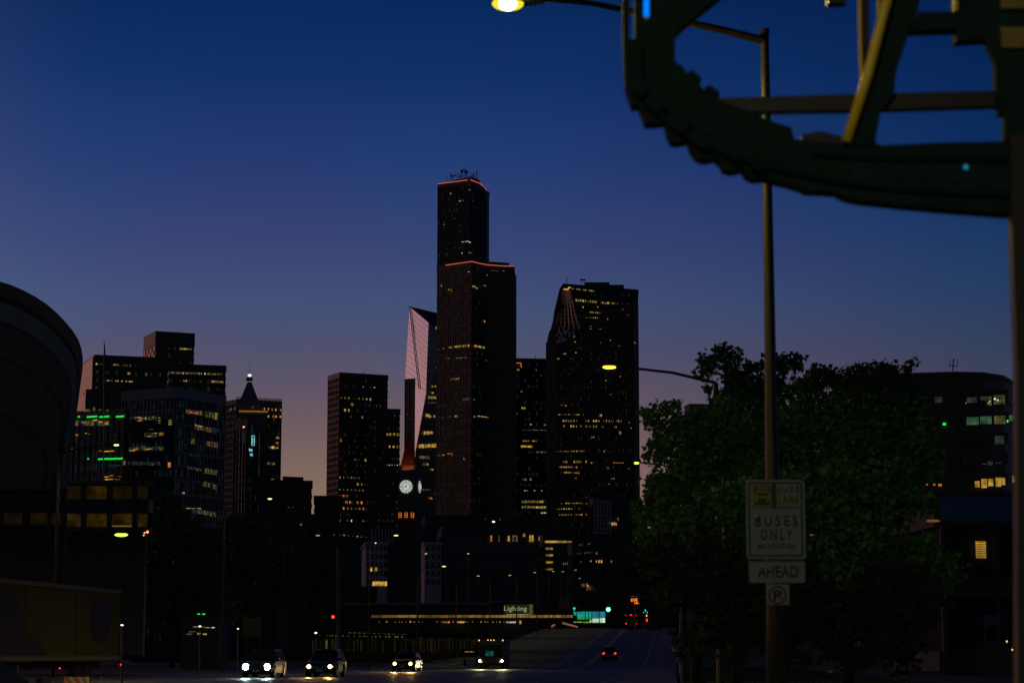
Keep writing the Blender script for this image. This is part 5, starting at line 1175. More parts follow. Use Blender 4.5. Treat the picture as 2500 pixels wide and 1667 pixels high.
def car(label, loc, rz, paint, head=None, L_=4.8, W_=1.95, H_=1.75, tail=False, group=None, name='suv', cat='car', sed=False, rack=False):
    t = thing(name, loc, label, cat, group); t.rotation_euler = (0, 0, rz)
    w = W_/2; f = L_/2; b = -L_/2
    def sec(x, hw_, z0_, z1_, c=.09):
        return [Vector((x, y, z)) for y, z in ((-hw_+c, z0_), (hw_-c, z0_), (hw_, z0_+c), (hw_, (z0_+z1_)/2), (hw_-.03, z1_-c), (hw_-c-.04, z1_), (-hw_+c+.04, z1_), (-hw_+.03, z1_-c), (-hw_, (z0_+z1_)/2), (-hw_, z0_+c))]
    hz = .98 if not sed else .84; bz = hz+.1
    body = MB().loft([sec(f-.02, w-.16, .36, .70), sec(f-.10, w-.07, .28, hz-.14), sec(f-.35, w-.02, .24, hz-.02), sec(f-1.2, w, .22, bz-.02), sec(0, w, .22, bz), sec(b+.3, w, .24, bz), sec(b+.08, w-.06, .3, bz-.06), sec(b, w-.14, .4, bz-.25)])
    lb_(body, 'body', paint, t, smooth=False, bevel=.015)
    x0_, x1_, xr0, xr1 = f-1.25, b+.12, f-2.05, b+(.45 if not sed else 1.0); wt = w-.24
    ring_ = lambda xf, xb, hw_, z: [Vector(p) for p in ((xf, -hw_+.1, z), (xf, hw_-.1, z), (xf-.12, hw_, z), (xb+.1, hw_, z), (xb, hw_-.1, z), (xb, -hw_+.1, z), (xb+.1, -hw_, z), (xf-.12, -hw_, z))]
    zt = H_-.07
    lb_(MB().loft([ring_(x0_, x1_, w-.06, bz-.04), ring_(xr0, xr1, wt, zt), ring_(xr0-.15, xr1+.12, wt-.1, H_)]), 'cabin', paint, t)
    k0, k1 = .10, .93
    def cab(x_is_front, u, k):     # point on windshield or rear glass
        x = (x0_+(xr0-x0_)*k) if x_is_front else (x1_+(xr1-x1_)*k); hw_ = (w-.06+(wt-w+.06)*k)-.13
        return Vector((x+(.012 if x_is_front else -.012), u*hw_, bz-.04+(zt-bz+.04)*k))
    def slab(ps, nrm, name, m):
        nrm = Vector(nrm).normalized(); lb_(MB().loft([ps, [p+nrm*.015 for p in ps]]), name, m, t)
    slab([cab(1, -1, k0), cab(1, 1, k0), cab(1, 1, k1), cab(1, -1, k1)], (1, 0, .6), 'windshield', 'car_glass')
    slab([cab(0, 1, k0+.1), cab(0, -1, k0+.1), cab(0, -1, k1), cab(0, 1, k1)], (-1, 0, .3), 'rear_window', 'car_glass')
    for s in (-1, 1):
        def sp_(x, k): return Vector((x, s*(w-.06+(wt-w+.06)*k+.004), bz-.04+(zt-bz+.04)*k))
        fr = x0_-.2; ft_ = xr0-.16; n3 = (xr1+.2-ft_)/3
        segs_ = [((fr-.05, -.25+xr0-.4), (ft_-.02, xr0-.55))]
        e = [fr-.08, (fr+x1_)/2+.35, (fr+x1_)/2-.65, x1_+.3]; g = [ft_-.04, (fr+x1_)/2+.33, (fr+x1_)/2-.62, xr1+.18]
        for i in range(3):
            if g[i+1] >= g[i]-.2: continue
            slab([sp_(e[i]-.04, .12), sp_(e[i+1]+.04, .12), sp_(g[i+1]+.04, .9), sp_(g[i]-.04, .9)], (0, s, .3), 'side_window', 'car_glass')
        lb_(MB().box((x0_-.15, s*(w+.10), bz+.06), (.12, .22, .16)), 'wing_mirror', paint, t, bevel=.02)
        wheel(t, f-.95, s*(w-.11)); wheel(t, b+.95, s*(w-.11))
        for xx in (f-.95, b+.95): lb_(MB().tube([(xx, s*(w-.13), .38), (xx, s*(w+.01), .38)], .45, 18), 'wheel_arch', 'black_metal', t)
        if rack: lb_(MB().tube([(xr0-.3, s*(wt-.1), H_+.02), (xr1+.3, s*(wt-.1), H_+.02)], .02, 5), 'roof_rail', 'chrome', t)
        lb_(MB().box((0.1, s*(w+.002), .85), (.16, .03, .04)), 'door_handle', 'chrome', t)
        lb_(MB().box((-.95, s*(w+.002), .85), (.16, .03, .04)), 'door_handle', 'chrome', t)
    lb_(MB().box((f-.04, 0, .62), (.10, 1.05, .24)), 'grille', 'black_metal', t)
    for z in (.56, .62, .68): lb_(MB().box((f+.015, 0, z), (.02, .95, .018)), 'grille_bar', 'chrome', t)
    lb_(MB().box((f-.28, 0, hz-.02), (.03, 1.1, .02)), 'hood_trim', 'chrome', t)
    lb_(MB().box((f-.02, 0, .38), (.12, 1.5, .14)), 'bumper', 'black_metal', t, bevel=.02)
    lb_(MB().box((f+.05, 0, .44), (.02, .46, .14)), 'license_plate', 'pale_conc', t)
    for s in (-1, 1):
        y = s*(w-.30)
        if head:
            lb_(MB().tube([(f-.05, y, .68), (f+.0, y, .68)], head[1], 14), 'headlight', head[0], t)
            lb_(MB().box((f-.06, y, .68), (.10, .36, .18)), 'headlight_housing', 'car_glass', t)
            if head[2]:
                lb_(MB().tube([(f-.05, y+s*.15, .67), (f-.01, y+s*.15, .67)], .05, 10), 'turn_signal', head[2], t)
            l = bpy.data.lights.new('headlight_beam', 'SPOT'); l.energy = head[3]; l.color = head[4]; l.spot_size = R(36); l.spot_blend = .7; l.shadow_soft_size = .08
            lo = bpy.data.objects.new('headlight_beam', l); COL.objects.link(lo); lo.parent = t; lo.location = (f+.08, y, .68); lo.rotation_euler = (0, R(-90+13+180), 0)
            lo.rotation_euler = Vector((1, 0, -.16)).to_track_quat('-Z', 'Y').to_euler()
        else: lb_(MB().box((f-.06, y, .68), (.10, .36, .18)), 'headlight', 'car_glass', t)
        lb_(MB().box((b+.03, s*(w-.2), .88), (.10, .26, .22)), 'taillight', 'tail_red' if tail else 'dull_red', t)
        lb_(MB().box((b+.5, s*(w+.0), .72), (.06, .02, .5)), 'side_marker', 'side_amber' if head else 'dull_red', t) if head and head[5] else None
    return t
M['paint_dark_blue'] = mat('dark_blue_car_paint', (.02,.035,.04), .25, .3, .15, 2); M['paint_black'] = mat('black_car_paint', (.012,.012,.012), .22, .3, .2, 2); M['paint_grey'] = mat('grey_car_paint', (.05,.05,.048), .28, .4, .2, 2); M['paint_silver'] = mat('silver_car_paint', (.18,.18,.18), .3, .5, .15, 2)
HL_blue = emat('bluish_white_headlight', (.72,1,.98), 60); HL_warm = emat('warm_headlight', (1,.60,.20), 9); HL_amb = emat('amber_turn_signal', (1,.45,.08), 2.5); HL_wh = emat('white_headlight', (1,.92,.78), 9)
def face_cam(x, Y, extra=0): return math.atan2(-1, -.0757)+R(extra)
c1p = G(627, 133.5); car('dark SUV with dazzling bluish-white headlights, leftmost of the oncoming cars', (c1p.x+.18, 135.9, 0), face_cam(0, 0)+R(-1), 'paint_dark_blue', (HL_blue, .19, None, 450,  (.6,1,.85), True), group='cars driving towards the viewer')
c2p = G(781, 137); car('dark SUV with round amber-white headlights and chrome hood edge, second of the oncoming cars', (c2p.x+.18, 139.4, 0), face_cam(0, 0)+R(-1), 'paint_black', (HL_warm, .125, HL_amb, 500, (1,.5,.13), True), group='cars driving towards the viewer', rack=True)
c3p = G(985, 182); car('smaller distant car with orange-glowing headlights, third of the oncoming cars', (c3p.x+.18, 184.4, 0), face_cam(0, 0)+R(-2), 'paint_black', (HL_warm, .14, None, 1300, (1,.5,.14), False), group='cars driving towards the viewer', H_=1.62)
c4 = Vector((V(1491, 1585, 270).x, 272.2, zr(271))); car('dark hatchback with red tail lights driving away up the ramp beside the yellow lines', c4, math.atan2(1, .0757), 'paint_black', None, L_=4.3, W_=1.85, H_=1.62, tail=True, name='hatchback')
# a parked car cut by the lower left corner
car('dark car cut off by the lower left corner, sodium light glinting on its windshield', (-7.98, 30.4, 0), R(-30), 'paint_grey', None, L_=4.6, W_=1.85, H_=1.52, name='parked_car', sed=True)

# bus facing the viewer
def bus(label, loc, rz, lights=True, tail=False, L_=11.5, W_=2.55, H_=3.0, name='bus', k=1.0):
    t = thing(name, loc, label, 'bus'); t.rotation_euler = (0, 0, rz); f = L_/2; w = W_/2
    lb_(MB().box((0, 0, .35+(H_-.35)/2), (L_, W_, H_-.35)), 'body', 'paint_grey', t, bevel=.08)
    lb_(MB().box((f+.01, 0, 1.75), (.04, W_-.3, 1.2)), 'windshield', 'car_glass', t, bevel=.015)
    lb_(MB().box((f+.04, 0, 1.75), (.03, .05, 1.2)), 'windshield_divider', 'black_metal', t)
    lb_(MB().box((-f-.01, 0, 2.0), (.04, W_-.6, .7)), 'rear_window', 'car_glass', t)
    lb_(MB().box((f+.03, 0, .5), (.12, W_-.1, .3)), 'bumper', 'black_metal', t, bevel=.03)
    for s in (-1, 1):
        for i in range(6): lb_(MB().box((-f+1.2+i*1.7, s*(w+.01), 1.95), (1.45, .03, .85)), 'side_window', 'car_glass', t)
        for x in (f-2.2, -f+2.6): wheel(t, x, s*(w-.16), .48, .28)
        lb_(MB().tube([(f-.1, s*(w-.05), 2.5), (f+.3, s*(w+.22), 2.45), (f+.3, s*(w+.22), 2.1)], .03, 5), 'mirror_arm', 'black_metal', t)
        lb_(MB().box((f+.3, s*(w+.22), 1.95), (.1, .2, .4)), 'mirror', 'black_metal', t)
        if lights:
            lb_(MB().tube([(f+.02, s*(w-.16), .82), (f+.1, s*(w-.16), .82)], .12, 12), 'headlight', HL_wh, t)
            lb_(MB().ball((f+.1, s*(w-.38), .72), .05, 6, 4), 'turn_signal', HL_amb, t)
            lb_(MB().ball((f+.03, s*(w-.08), H_-.14), .07, 6, 4), 'marker_light', HL_amb, t)
            l = bpy.data.lights.new('headlight_beam', 'SPOT'); l.energy = 900; l.color = (1,.95,.5); l.spot_size = R(60); l.spot_blend = .7; l.shadow_soft_size = .08
            lo = bpy.data.objects.new('headlight_beam', l); COL.objects.link(lo); lo.parent = t; lo.location = (f+.2, s*(w-.16), .8); lo.rotation_euler = Vector((1, 0, -.16)).to_track_quat('-Z', 'Y').to_euler()
        if tail:
            lb_(MB().box((-f-.03, s*(w-.28), 1.0), (.05, .3, .16)), 'taillight', 'tail_red', t); lb_(MB().box((-f-.03, s*(w-.2), H_-.3), (.04, .14, .12)), 'marker_light', 'tail_red', t)
    if lights:
        for y in (-.3, 0, .3): lb_(MB().ball((f+.03, y, H_-.12), .06, 6, 4), 'marker_light', HL_amb, t)
        for y, z, m_ in ((.18,1.75,'sig_arrow'), (-.28,1.55,'sig_arrow')): pass
        lb_(MB().box((f+.045, -.15, 1.55), (.02, .8, .5)), 'windshield_reflection', emat('teal_reflection_glow', (.04,.35,.28), .18, .7, 2), t)  # reflection on the glass put in as a glowing panel
    if tail: lb_(MB().box((-f-.03, 0, H_-.22), (.04, .5, .1)), 'marker_light', 'tail_red', t)
    return t
b1 = G(1198, 216); bus('dark bus with white headlights and amber roof markers, coming along the lower street', (b1.x+.35, 221.8, 0), face_cam(0, 0)+R(1))
b2_ = Vector((V(1545, 1525, 447).x, 452, zr(452)))
bus('distant bus with red tail lights at the crest of the ramp', b2_, math.atan2(1, .0757), lights=False, tail=True)
tk = thing('truck', (V(1580, 1520, 440).x, 445, zr(445)), 'far vehicle with one red lamp and an amber lamp above, right of the distant bus', 'truck')
kx_, ky_ = V(1580, 1512, 440).x, 440
MB().box((kx_+.9, ky_+3.2, zr(443)+1.9), (2.4, 6, 2.8)).build('cargo_box', 'paint_grey', tk, bevel=.05)
for s in (-.9, .9): MB().tube([(kx_+.9+s, ky_+1.5, zr(441)+.45), (kx_+.9+s+.25, ky_+1.5, zr(441)+.45)], .45, 12).build('wheel', 'tyre', tk)
MB().box(V(1579, 1513, 440), (.32, .1, .5)).build('taillight', 'tail_red', tk); MB().box(V(1578, 1501, 440), (.26, .1, .5)).build('marker_light', HL_amb, tk)
sgn = thing('sign', (V(1568, 1522, 430).x, 430, zr(430)), 'small pale square sign at the right edge of the crest', 'sign')
MB().box(V(1568, 1523, 430), (.55, .05, .5)).build('panel', 'pale_conc', sgn); MB().tube([Vector((V(1568, 1523, 430.1).x, 430.1, zr(430))), V(1568, 1523, 430.1)], .04, 5).build('post', 'steel', sgn)
# red lamps of a parked row in the yard
pk = thing('parked_truck', G(1145, 248), 'parked flatbed with a row of red-orange lamps behind the bus', 'truck')
pbox(1125, 1582, 1168, 1594, 248, 6, 'bed', 'black_metal', pk)
for x in (1136, 1140, 1143, 1148, 1151, 1155): MB().ball(V(x, 1590, 247.9), .05, 6, 4).build('lamp', 'side_amber', pk)
for x in (1132, 1160): MB().tube([(V(x, 1600, 248).x, 248.2, .45), (V(x, 1600, 248).x+.25, 248.2, .45)], .45, 12).build('wheel', 'tyre', pk)

# box trailer on the left
tr = thing('box_trailer', G(180, 82), 'long yellow-brown box trailer with a dark oval emblem and small red marker lamps, lower left', 'trailer')
M['trailer'] = mat('ochre_trailer_paint', (.07,.055,.014), .7, 0, .3, .35, spec=.2); M['trail_rail'] = mat('trailer_rail', (.13,.11,.10), .6, .2, .2, 1); M['trail_dark'] = mat('dark_maroon_graphic', (.020,.010,.016), .6, 0, .3, .5)
ta, tb_ = V(-160, 1500, 67.5), V(293, 1500, 87)
d = Vector((tb_.x-ta.x, tb_.y-ta.y, 0)).normalized(); n = Vector((d.y, -d.x, 0)); ln = Vector((tb_.x-ta.x, tb_.y-ta.y, 0)).length
zt_, zb_ = V(293, 1440, 87).z, V(293, 1613, 87).z; ang_ = math.atan2(d.y, d.x); rt_ = Matrix.Rotation(ang_, 3, 'Z')
A0 = Vector((ta.x, ta.y, 0)); mid = A0+d*ln/2-n*1.25
MB().box((mid.x, mid.y, (zt_+zb_)/2), (ln, 2.5, zt_-zb_), rt_).build('cargo_box', 'trailer', tr, bevel=.02)
for z in (zt_-.08, zb_+.12):
    m_ = A0+d*ln/2+n*.03; MB().box((m_.x, m_.y, z), (ln+.05, .06, .16), rt_).build('rail', 'trail_rail', tr)
for x in (293, 150, 20): 
    pass
for i in range(2, 14, 4):
    m_ = A0+d*ln*i/14+n*.012; MB().box((m_.x, m_.y, (zt_+zb_)/2), (.03, .02, zt_-zb_-.4), rt_).build('panel_seam', 'trailer', tr)
def oval(x, y, rx, ry, m, name):
    c = on_face(x, y, A0, n)+n*.02; k = c.y/FPX; vs = []
    for i in range(24):
        a_ = 2*math.pi*i/24; vs.append(c+d*(rx*k*3.0*math.cos(a_))+Vector((0, 0, ry*k*math.sin(a_))))
    MB().loft([vs, [v+n*.012 for v in vs]]).build(name, m, tr)
oval(246, 1512, 27, 56, 'trail_dark', 'oval_emblem')
pts_ = [(-20,1440),(30,1445),(55,1490),(58,1540),(95,1570),(118,1606),(-20,1612)]
vs = [on_face(x, y, A0, n)+n*.02 for x, y in pts_]; MB().loft([vs, [v+n*.012 for v in vs]]).build('printed_graphic', 'trail_dark', tr)
for x, y in ((141, 1630), (290, 1621.5)):
    c = on_face(x, y, A0, n)+n*.08; MB().ball(c, .032, 8, 5).build('marker_light', 'tail_red', tr); MB().box(c+Vector((0,0,.1))-n*.06, (.05, .08, .2), rt_).build('lamp_bracket', 'black_metal', tr)
for x in (210, 232): 
    c = on_face(x, 1640, A0, n)-n*.3; MB().tube([(c.x, c.y, .5), (c.x-n.x*.3, c.y-n.y*.3, .5)], .5, 16).build('wheel', 'tyre', tr)
mid2 = A0+d*ln/2-n*1.2; MB().box((mid2.x, mid2.y, zb_-.15), (ln-1, 1.2, .25), rt_).build('chassis', 'black_metal', tr)
c = on_face(60, 1640, A0, n)-n*.3; MB().box((c.x, c.y, zb_/2), (.12, .12, zb_), rt_).build('landing_leg', 'steel', tr)

# striped barricade board and the thin marker post
ba = thing('barricade', G(187, 40), 'orange and white striped barricade board at the lower left edge', 'barricade')
Yb = 40; k = Yb/FPX; c = V(187.5, 1662, Yb)
M['stripe_o'] = mat('orange_sheeting', (.75,.16,.03), .5, 0, .15, 8); M['stripe_w'] = mat('white_sheeting', (.62,.66,.70), .5, 0, .1, 8)
w2, h2 = 30.5*k, 13*k
MB().box((c.x, Yb, c.z-.02), (w2*2, .03, h2*2)).build('board', 'stripe_w', ba)
for i in range(-2, 4):
    x0_ = -w2+i*.155; ps = [(x0_, h2), (x0_+.085, h2), (x0_+.085+.14, -h2), (x0_+.14, -h2)]
    ps = [(max(-w2, min(w2, x)), z) for x, z in ps]
    if abs(ps[0][0]-ps[1][0])+abs(ps[2][0]-ps[3][0]) < .01: continue
    vs = [Vector((c.x+x, Yb-.02, c.z-.02+z)) for x, z in ps]; MB().loft([vs, [v+Vector((0, -.006, 0)) for v in vs]]).build('stripe', 'stripe_o', ba)
for s in (-1, 1): MB().box((c.x+s*w2*.8, Yb+.05, c.z/2), (.05, .05, c.z)).build('leg', 'steel', ba); MB().box((c.x+s*w2*.8, Yb+.05, .03), (.08, .6, .06)).build('foot', 'steel', ba)
mp_ = thing('marker_post', G(249, 42), 'thin pale marker post right of the striped barricade', 'post'); MB().tube([G(249, 42), V(248.5, 1650, 42)], .014, 6).build('post', 'pale_conc', mp_)
MB().tube([G(249, 42), G(249, 42)+Vector((0, 0, .05))], .1, 10).build('base', 'black_metal', mp_)
# narrow sign on the right verge and thin pole
sv = thing('sign', G(1652, 106), 'small pale panel on a thin post at the right verge of the road', 'sign')
pbox(1641, 1571, 1665, 1589, 106, .06, 'panel', 'old_paint', sv); pbox(1650, 1603, 1664, 1619, 106, .06, 'panel', 'conc', sv)
MB().tube([G(1664, 106.1), V(1664, 1560, 106.1)], .04, 6).build('post', 'steel', sv)
fr = thing('picket_fence', G(2470, 120), 'dark picket fence in front of the blue-fascia building, lower right', 'fence')
for i in range(34):
    p = G(2390+i*6.2, 120); MB().box((p.x, 120, 1.1), (.05, .05, 2.2)).build('picket', 'fence_green', fr)
a_, c_ = G(2388, 120), G(2598, 120)
for z in (.3, 1.95): MB().box(((a_.x+c_.x)/2, 120.06, z), (c_.x-a_.x, .05, .07)).build('rail', 'black_metal', fr)
for x, y in ((2458, 1565), (2472, 1585)):
    bl = thing('bollard_lamp', G(x, 122), 'tiny orange bollard lamp behind the picket fence, %s of the two' % ('upper left' if x < 2465 else 'lower right'), 'lamp', 'bollard lamps behind the picket fence')
    p = V(x, y, 122); MB().ball(p, .06, 6, 4).build('bulb', 'beacon', bl); MB().tube([G(x, 122), p-Vector((0, 0, .05))], .04, 6).build('post', 'black_metal', bl)

# ================================================================== BUS-LANE SIGNS ON THE NEAR POLE
Ys = 27.84; k = Ys/FPX
M['sgn_white'] = mat('white_sign_sheeting', (.19,.225,.205), .5, 0, .15, 6); M['sgn_yel'] = mat('yellow_sign_sheeting', (.25,.23,.025), .5, 0, .15, 6); M['sgn_olive'] = mat('green_yellow_sheeting', (.22,.25,.10), .5, 0, .15, 6); M['sgn_red'] = mat('red_sign_ink', (.12,.012,.01), .5)
def rrect(x0, y0, x1, y1, Y, r, th, name, m, root):
    a_, c_ = V(x0, y1, Y), V(x1, y0, Y); pts = []
    x0_, z0_, x1_, z1_ = a_.x, a_.z, c_.x, c_.z
    for cx_, cz_, s in ((x1_-r, z1_-r, 0), (x0_+r, z1_-r, 90), (x0_+r, z0_+r, 180), (x1_-r, z0_+r, 270)):
        for j in range(5): a2_ = R(s+j*22.5); pts.append(Vector((cx_+r*math.cos(a2_), Y, cz_+r*math.sin(a2_))))
    return MB().loft([pts, [p+Vector((0, th, 0)) for p in pts]]).build(name, m, root)
s1_ = thing('traffic_sign', V(1894, 1364, Ys), 'large white sign reading CURB LANE BUSES ONLY on the near lamp pole', 'sign', 'signs on the near lamp pole')
rrect(1823, 1170.5, 1964, 1364, Ys, .035, .006, 'sign_plate', 'sgn_white', s1_)
rrect(1829, 1177, 1958, 1358, Ys-.002, .03, .001, 'border', 'ink', s1_); rrect(1833, 1181, 1954, 1354, Ys-.004, .025, .001, 'sign_face', 'sgn_white', s1_)
rrect(1833, 1181, 1894, 1239, Ys-.006, .004, .001, 'icon_field', 'sgn_yel', s1_); pbox(1884, 1182, 1895, 1238, Ys-.008, .001, 'divider', 'ink', s1_); pbox(1833, 1237.5, 1954, 1240, Ys-.008, .001, 'divider', 'ink', s1_)
rrect(1896, 1206, 1953, 1236, Ys-.006, .004, .001, 'lower_field', 'sgn_olive', s1_)
# bus front pictogram, black with light windows
rrect(1841, 1186, 1881, 1233, Ys-.008, .012, .001, 'bus_icon', 'ink', s1_)
for x0_, y0_, x1_, y1_, m_ in ((1845,1189,1877,1194,'sgn_yel'), (1844,1197,1860,1203,'sgn_yel'), (1862,1197,1878,1203,'sgn_yel'), (1841,1206,1848,1222,'sgn_yel'), (1874,1206,1881,1222,'sgn_yel'), (1849,1209,1873,1217,'sgn_yel'), (1846,1222,1851,1226,'sgn_yel'), (1871,1222,1876,1226,'sgn_yel')):
    rrect(x0_, y0_, x1_, y1_, Ys-.010, .002, .001, 'bus_icon_detail', m_, s1_)
def tx(s, x0, y0, x1, y1, root, m='ink', Y=None): text_mesh(s, 'sign_text', m, root, V(x0, y1, (Y or Ys)-.012), (1,0,0), (0,0,1), (x1-x0)*k, (y1-y0)*k, .001)
tx('C U R B', 1899, 1185, 1951, 1203, s1_); tx('L A N E', 1901, 1209, 1950, 1229, s1_)
tx('B U S E S', 1844, 1258, 1947, 1284, s1_); tx('O N L Y', 1857, 1291, 1935, 1317, s1_); tx('BICYCLES OK', 1850, 1327, 1943, 1338, s1_)
s2_ = thing('traffic_sign', V(1897, 1421, Ys), 'wide white sign reading AHEAD below the bus-lane sign', 'sign', 'signs on the near lamp pole')
rrect(1829, 1368, 1965, 1422, Ys, .03, .006, 'sign_plate', 'sgn_white', s2_); pbox(1836, 1368.6, 1958, 1370.6, Ys-.003, .002, 'border', 'ink', s2_)
tx('AHEAD', 1850, 1381, 1948, 1408.5, s2_)
s3_ = thing('traffic_sign', V(1899, 1477, Ys), 'small no-parking sign with a crossed letter P in a ring, lowest on the near pole', 'sign', 'signs on the near lamp pole')
rrect(1871, 1425, 1927, 1476, Ys, .02, .006, 'sign_plate', 'sgn_white', s3_)
cP = V(1898.5, 1452, Ys-.004); disc(cP, .098, .122, Vector((1,0,0)), Vector((0,-1,0)), .002, 'prohibition_ring', 'sgn_red', s3_)
tx('P', 1889, 1440, 1908, 1465, s3_); MB().tube([cP+Vector((-.075,-.014,.075)), cP+Vector((.075,-.014,-.075))], .008, 4).build('prohibition_bar', 'sgn_red', s3_)
for root_, y in ((s1_, 1200), (s1_, 1345), (s2_, 1377), (s3_, 1430)):
    MB().tube([V(1893, y, Ys-.018), V(1893, y, Ys+.0)], .006, 6).build('bolt', 'steel', root_)
    
# ================================================================== NEAR STEEL STRUCTURE AT THE UPPER RIGHT
Yg = 13.0
sg = thing('steel_frame', G(2490, Yg), 'dark overhead steel frame with a curved toothed band, out of focus at the upper right', 'steel structure')
def plate(pts, Y, th, name, m, bevel=.006):
    ps = [V(x, y, Y) for x, y in pts]
    bm = bmesh.new(); a_ = [bm.verts.new(p) for p in ps]; f_ = bm.faces.new(a_)
    g_ = bmesh.ops.extrude_face_region(bm, geom=[f_])
    for v in [e for e in g_['geom'] if isinstance(e, bmesh.types.BMVert)]: v.co.y += th
    bmesh.ops.recalc_face_normals(bm, faces=bm.faces)
    bmesh.ops.triangulate(bm, faces=[f for f in bm.faces if len(f.verts) > 4])
    me = bpy.data.meshes.new(name); bm.to_mesh(me); bm.free(); me.materials.append(M[m]); return link(name, me, sg)
outer = [(1521,-60),(1521,40),(1523,120),(1527,205),(1535,232),(1544,258),(1561,256),(1568,275),(1577,300),(1600,300),(1624,297),(1629,322),(1640,345),(1658,347),(1681,342),(1688,364),(1702,383),(1722,390),(1747,385),(1760,396),(1768,412),(1788,418),(1815,412),(1824,428),(1842,436),(1868,434),(1892,440),(1925,448),(1958,458),(1972,466),(2010,467),(2044,469),(2068,482),(2100,489),(2200,500),(2300,509),(2400,517),(2470,522)]
inner = [(2470,345),(2300,348),(2154,355),(2138,350),(2060,352),(2000,346),(1940,340),(1933,318),(1900,305),(1875,292),(1840,276),(1800,262),(1757,246),(1720,222),(1690,186),(1672,175),(1655,170),(1648,140),(1648,100),(1655,76),(1681,52),(1755,-8),(1810,-60)]
# the two slots near the top are real gaps: the band is cut round them
plate([(1521,-60),(1537,-60),(1537,96),(1551,96),(1551,-60),(1568,-60),(1568,50),(1588,50),(1588,-60)]+inner[::-1][0:23]+outer[::-1][0:-1], Yg, .16, 'toothed_band', 'dark_steel')
plate([(1568,-60),(1588,-60),(1588,50),(1568,50)], Yg+.12, .03, 'backing_plate', 'dark_steel')
MB().tube([V(1578, -60, Yg+.06), V(1578, 44, Yg+.06)], .017, 8).build('blue_tube_light', emat('blue_tube', (.0,.22,1), 1.1), sg)
MB().ball(V(1578, 46, Yg+.05), .018, 8, 5).build('tube_cap', 'pale_conc', sg)
tooth = [(1546,236,30),(1583,276,32),(1640,322,34),(1697,365,30),(1775,398,26),(1835,424,22)]
for q_, (x, y, r_) in enumerate(tooth):
    a_ = R(-50+q_*6); MB().box(V(x+12, y-10, Yg+.02), (r_*1.5*Yg/FPX, .24, r_*1.0*Yg/FPX), Matrix.Rotation(-a_, 3, 'Y')).build('tooth', 'dark_steel', sg, bevel=.012)
fl_ = [(1560,120),(1563,200),(1590,262),(1640,305),(1700,345),(1780,380),(1860,402),(1960,425),(2080,446),(2200,460),(2330,468),(2465,474)]
for i in range(len(fl_)-1): MB().tube([V(fl_[i][0], fl_[i][1], Yg-.03), V(fl_[i+1][0], fl_[i+1][1], Yg-.03)], .022, 6).build('flange', 'dark_steel', sg)
f2_ = [(1985,372),(2100,380),(2250,384),(2465,386)]
for i in range(3): MB().tube([V(f2_[i][0], f2_[i][1], Yg-.02), V(f2_[i+1][0], f2_[i+1][1], Yg-.02)], .03, 6).build('flange', 'dark_steel', sg)
for i in range(22):
    t_ = i/21*(len(fl_)-1); k_ = min(len(fl_)-2, int(t_)); u_ = t_-k_; x = fl_[k_][0]*(1-u_)+fl_[k_+1][0]*u_; y = fl_[k_][1]*(1-u_)+fl_[k_+1][1]*u_
    MB().tube([V(x+6, y-26, Yg-.025), V(x+6, y-26, Yg+.01)], .013, 6).build('bolt_head', 'dark_steel', sg)
inner2 = [(1655,176,20),(1690,196,24),(1735,232,24),(1960,322,0)]
for x, y, r_ in inner2[:3]: MB().box(V(x, y, Yg+.1), (r_*1.7*Yg/FPX, .12, r_*1.3*Yg/FPX), Matrix.Rotation(R(38), 3, 'Y')).build('tooth', 'dark_steel', sg, bevel=.014)
plate([(1958,328),(2000,320),(2058,334),(2062,380),(1958,380)], Yg+.1, .1, 'bracket', 'black_metal')
plate([(1885,296),(1933,312),(1936,340),(1885,340)], Yg+.08, .1, 'bracket', 'dark_steel')
plate([(1740,240),(2100,229),(2440,221),(2440,258),(2100,268),(1740,274)], Yg+.05, .10, 'cross_beam', 'pole')
plate([(2186,-60),(2262,-60),(2240,30),(2221,74),(2187,179),(2183,227),(2150,269),(2137,352),(2062,352),(2076,300),(2110,225)], Yg-.02, .18, 'slanting_leg', 'dark_steel')
plate([(2244,29),(2440,28),(2440,97),(2405,95),(2336,100),(2335,71),(2221,74)], Yg, .14, 'upper_beam', 'dark_steel')
plate([(2330,-60),(2440,-60),(2440,28),(2330,28)], Yg+.02, .12, 'gusset', 'dark_steel')
plate([(2440,-60),(2600,-60),(2600,340),(2452,340),(2452,281),(2438,277),(2433,220),(2428,148),(2405,95),(2440,95)], Yg-.01, .08, 'side_plate', 'dark_steel')
plate([(2468,330),(2620,330),(2620,1200),(2620,1725),(2486,1725),(2484,900),(2470,522)], Yg-.04, .12, 'column', 'pole')
MB().box((G(2550, Yg).x, Yg+.1, .03), (.55, .55, .06)).build('base_plate', 'dark_steel', sg)
M['ochre_panel'] = mat('ochre_access_panel', (.20,.14,.012), .6, 0, .5, 14)
M['yel_pipe'] = mat('lamp_yellow_pipe', (.80,.55,.02), .4, 0, .12, 5)  # yellow lamp light on pipe and bar edges put into the colour
MB().tube([V(2182, -60, Yg-.12), V(2160, 20, Yg-.12), V(2118, 185, Yg-.1), V(2066, 346, Yg-.06)], .032, 10).build('brace_pipe', 'yel_pipe', sg, smooth=True)
for x0_, x1_, xb_ in ((2093, 2122, 2106), (2139, 2158, 2146)):
    plate([(x0_+8, -60), (x1_, -60), (x1_+2, 160), (xb_+6, 228), (xb_, 228)], Yg+.08, .05, 'vertical_bar', 'black_metal')
    MB().tube([V(x0_+4, -60, Yg+.02), V(x0_+7, 110, Yg+.02), V(xb_-1, 225, Yg+.02)], .012, 8).build('lit_edge', 'yel_pipe', sg)  # lamp-lit edge of the bar, built as a yellow tube
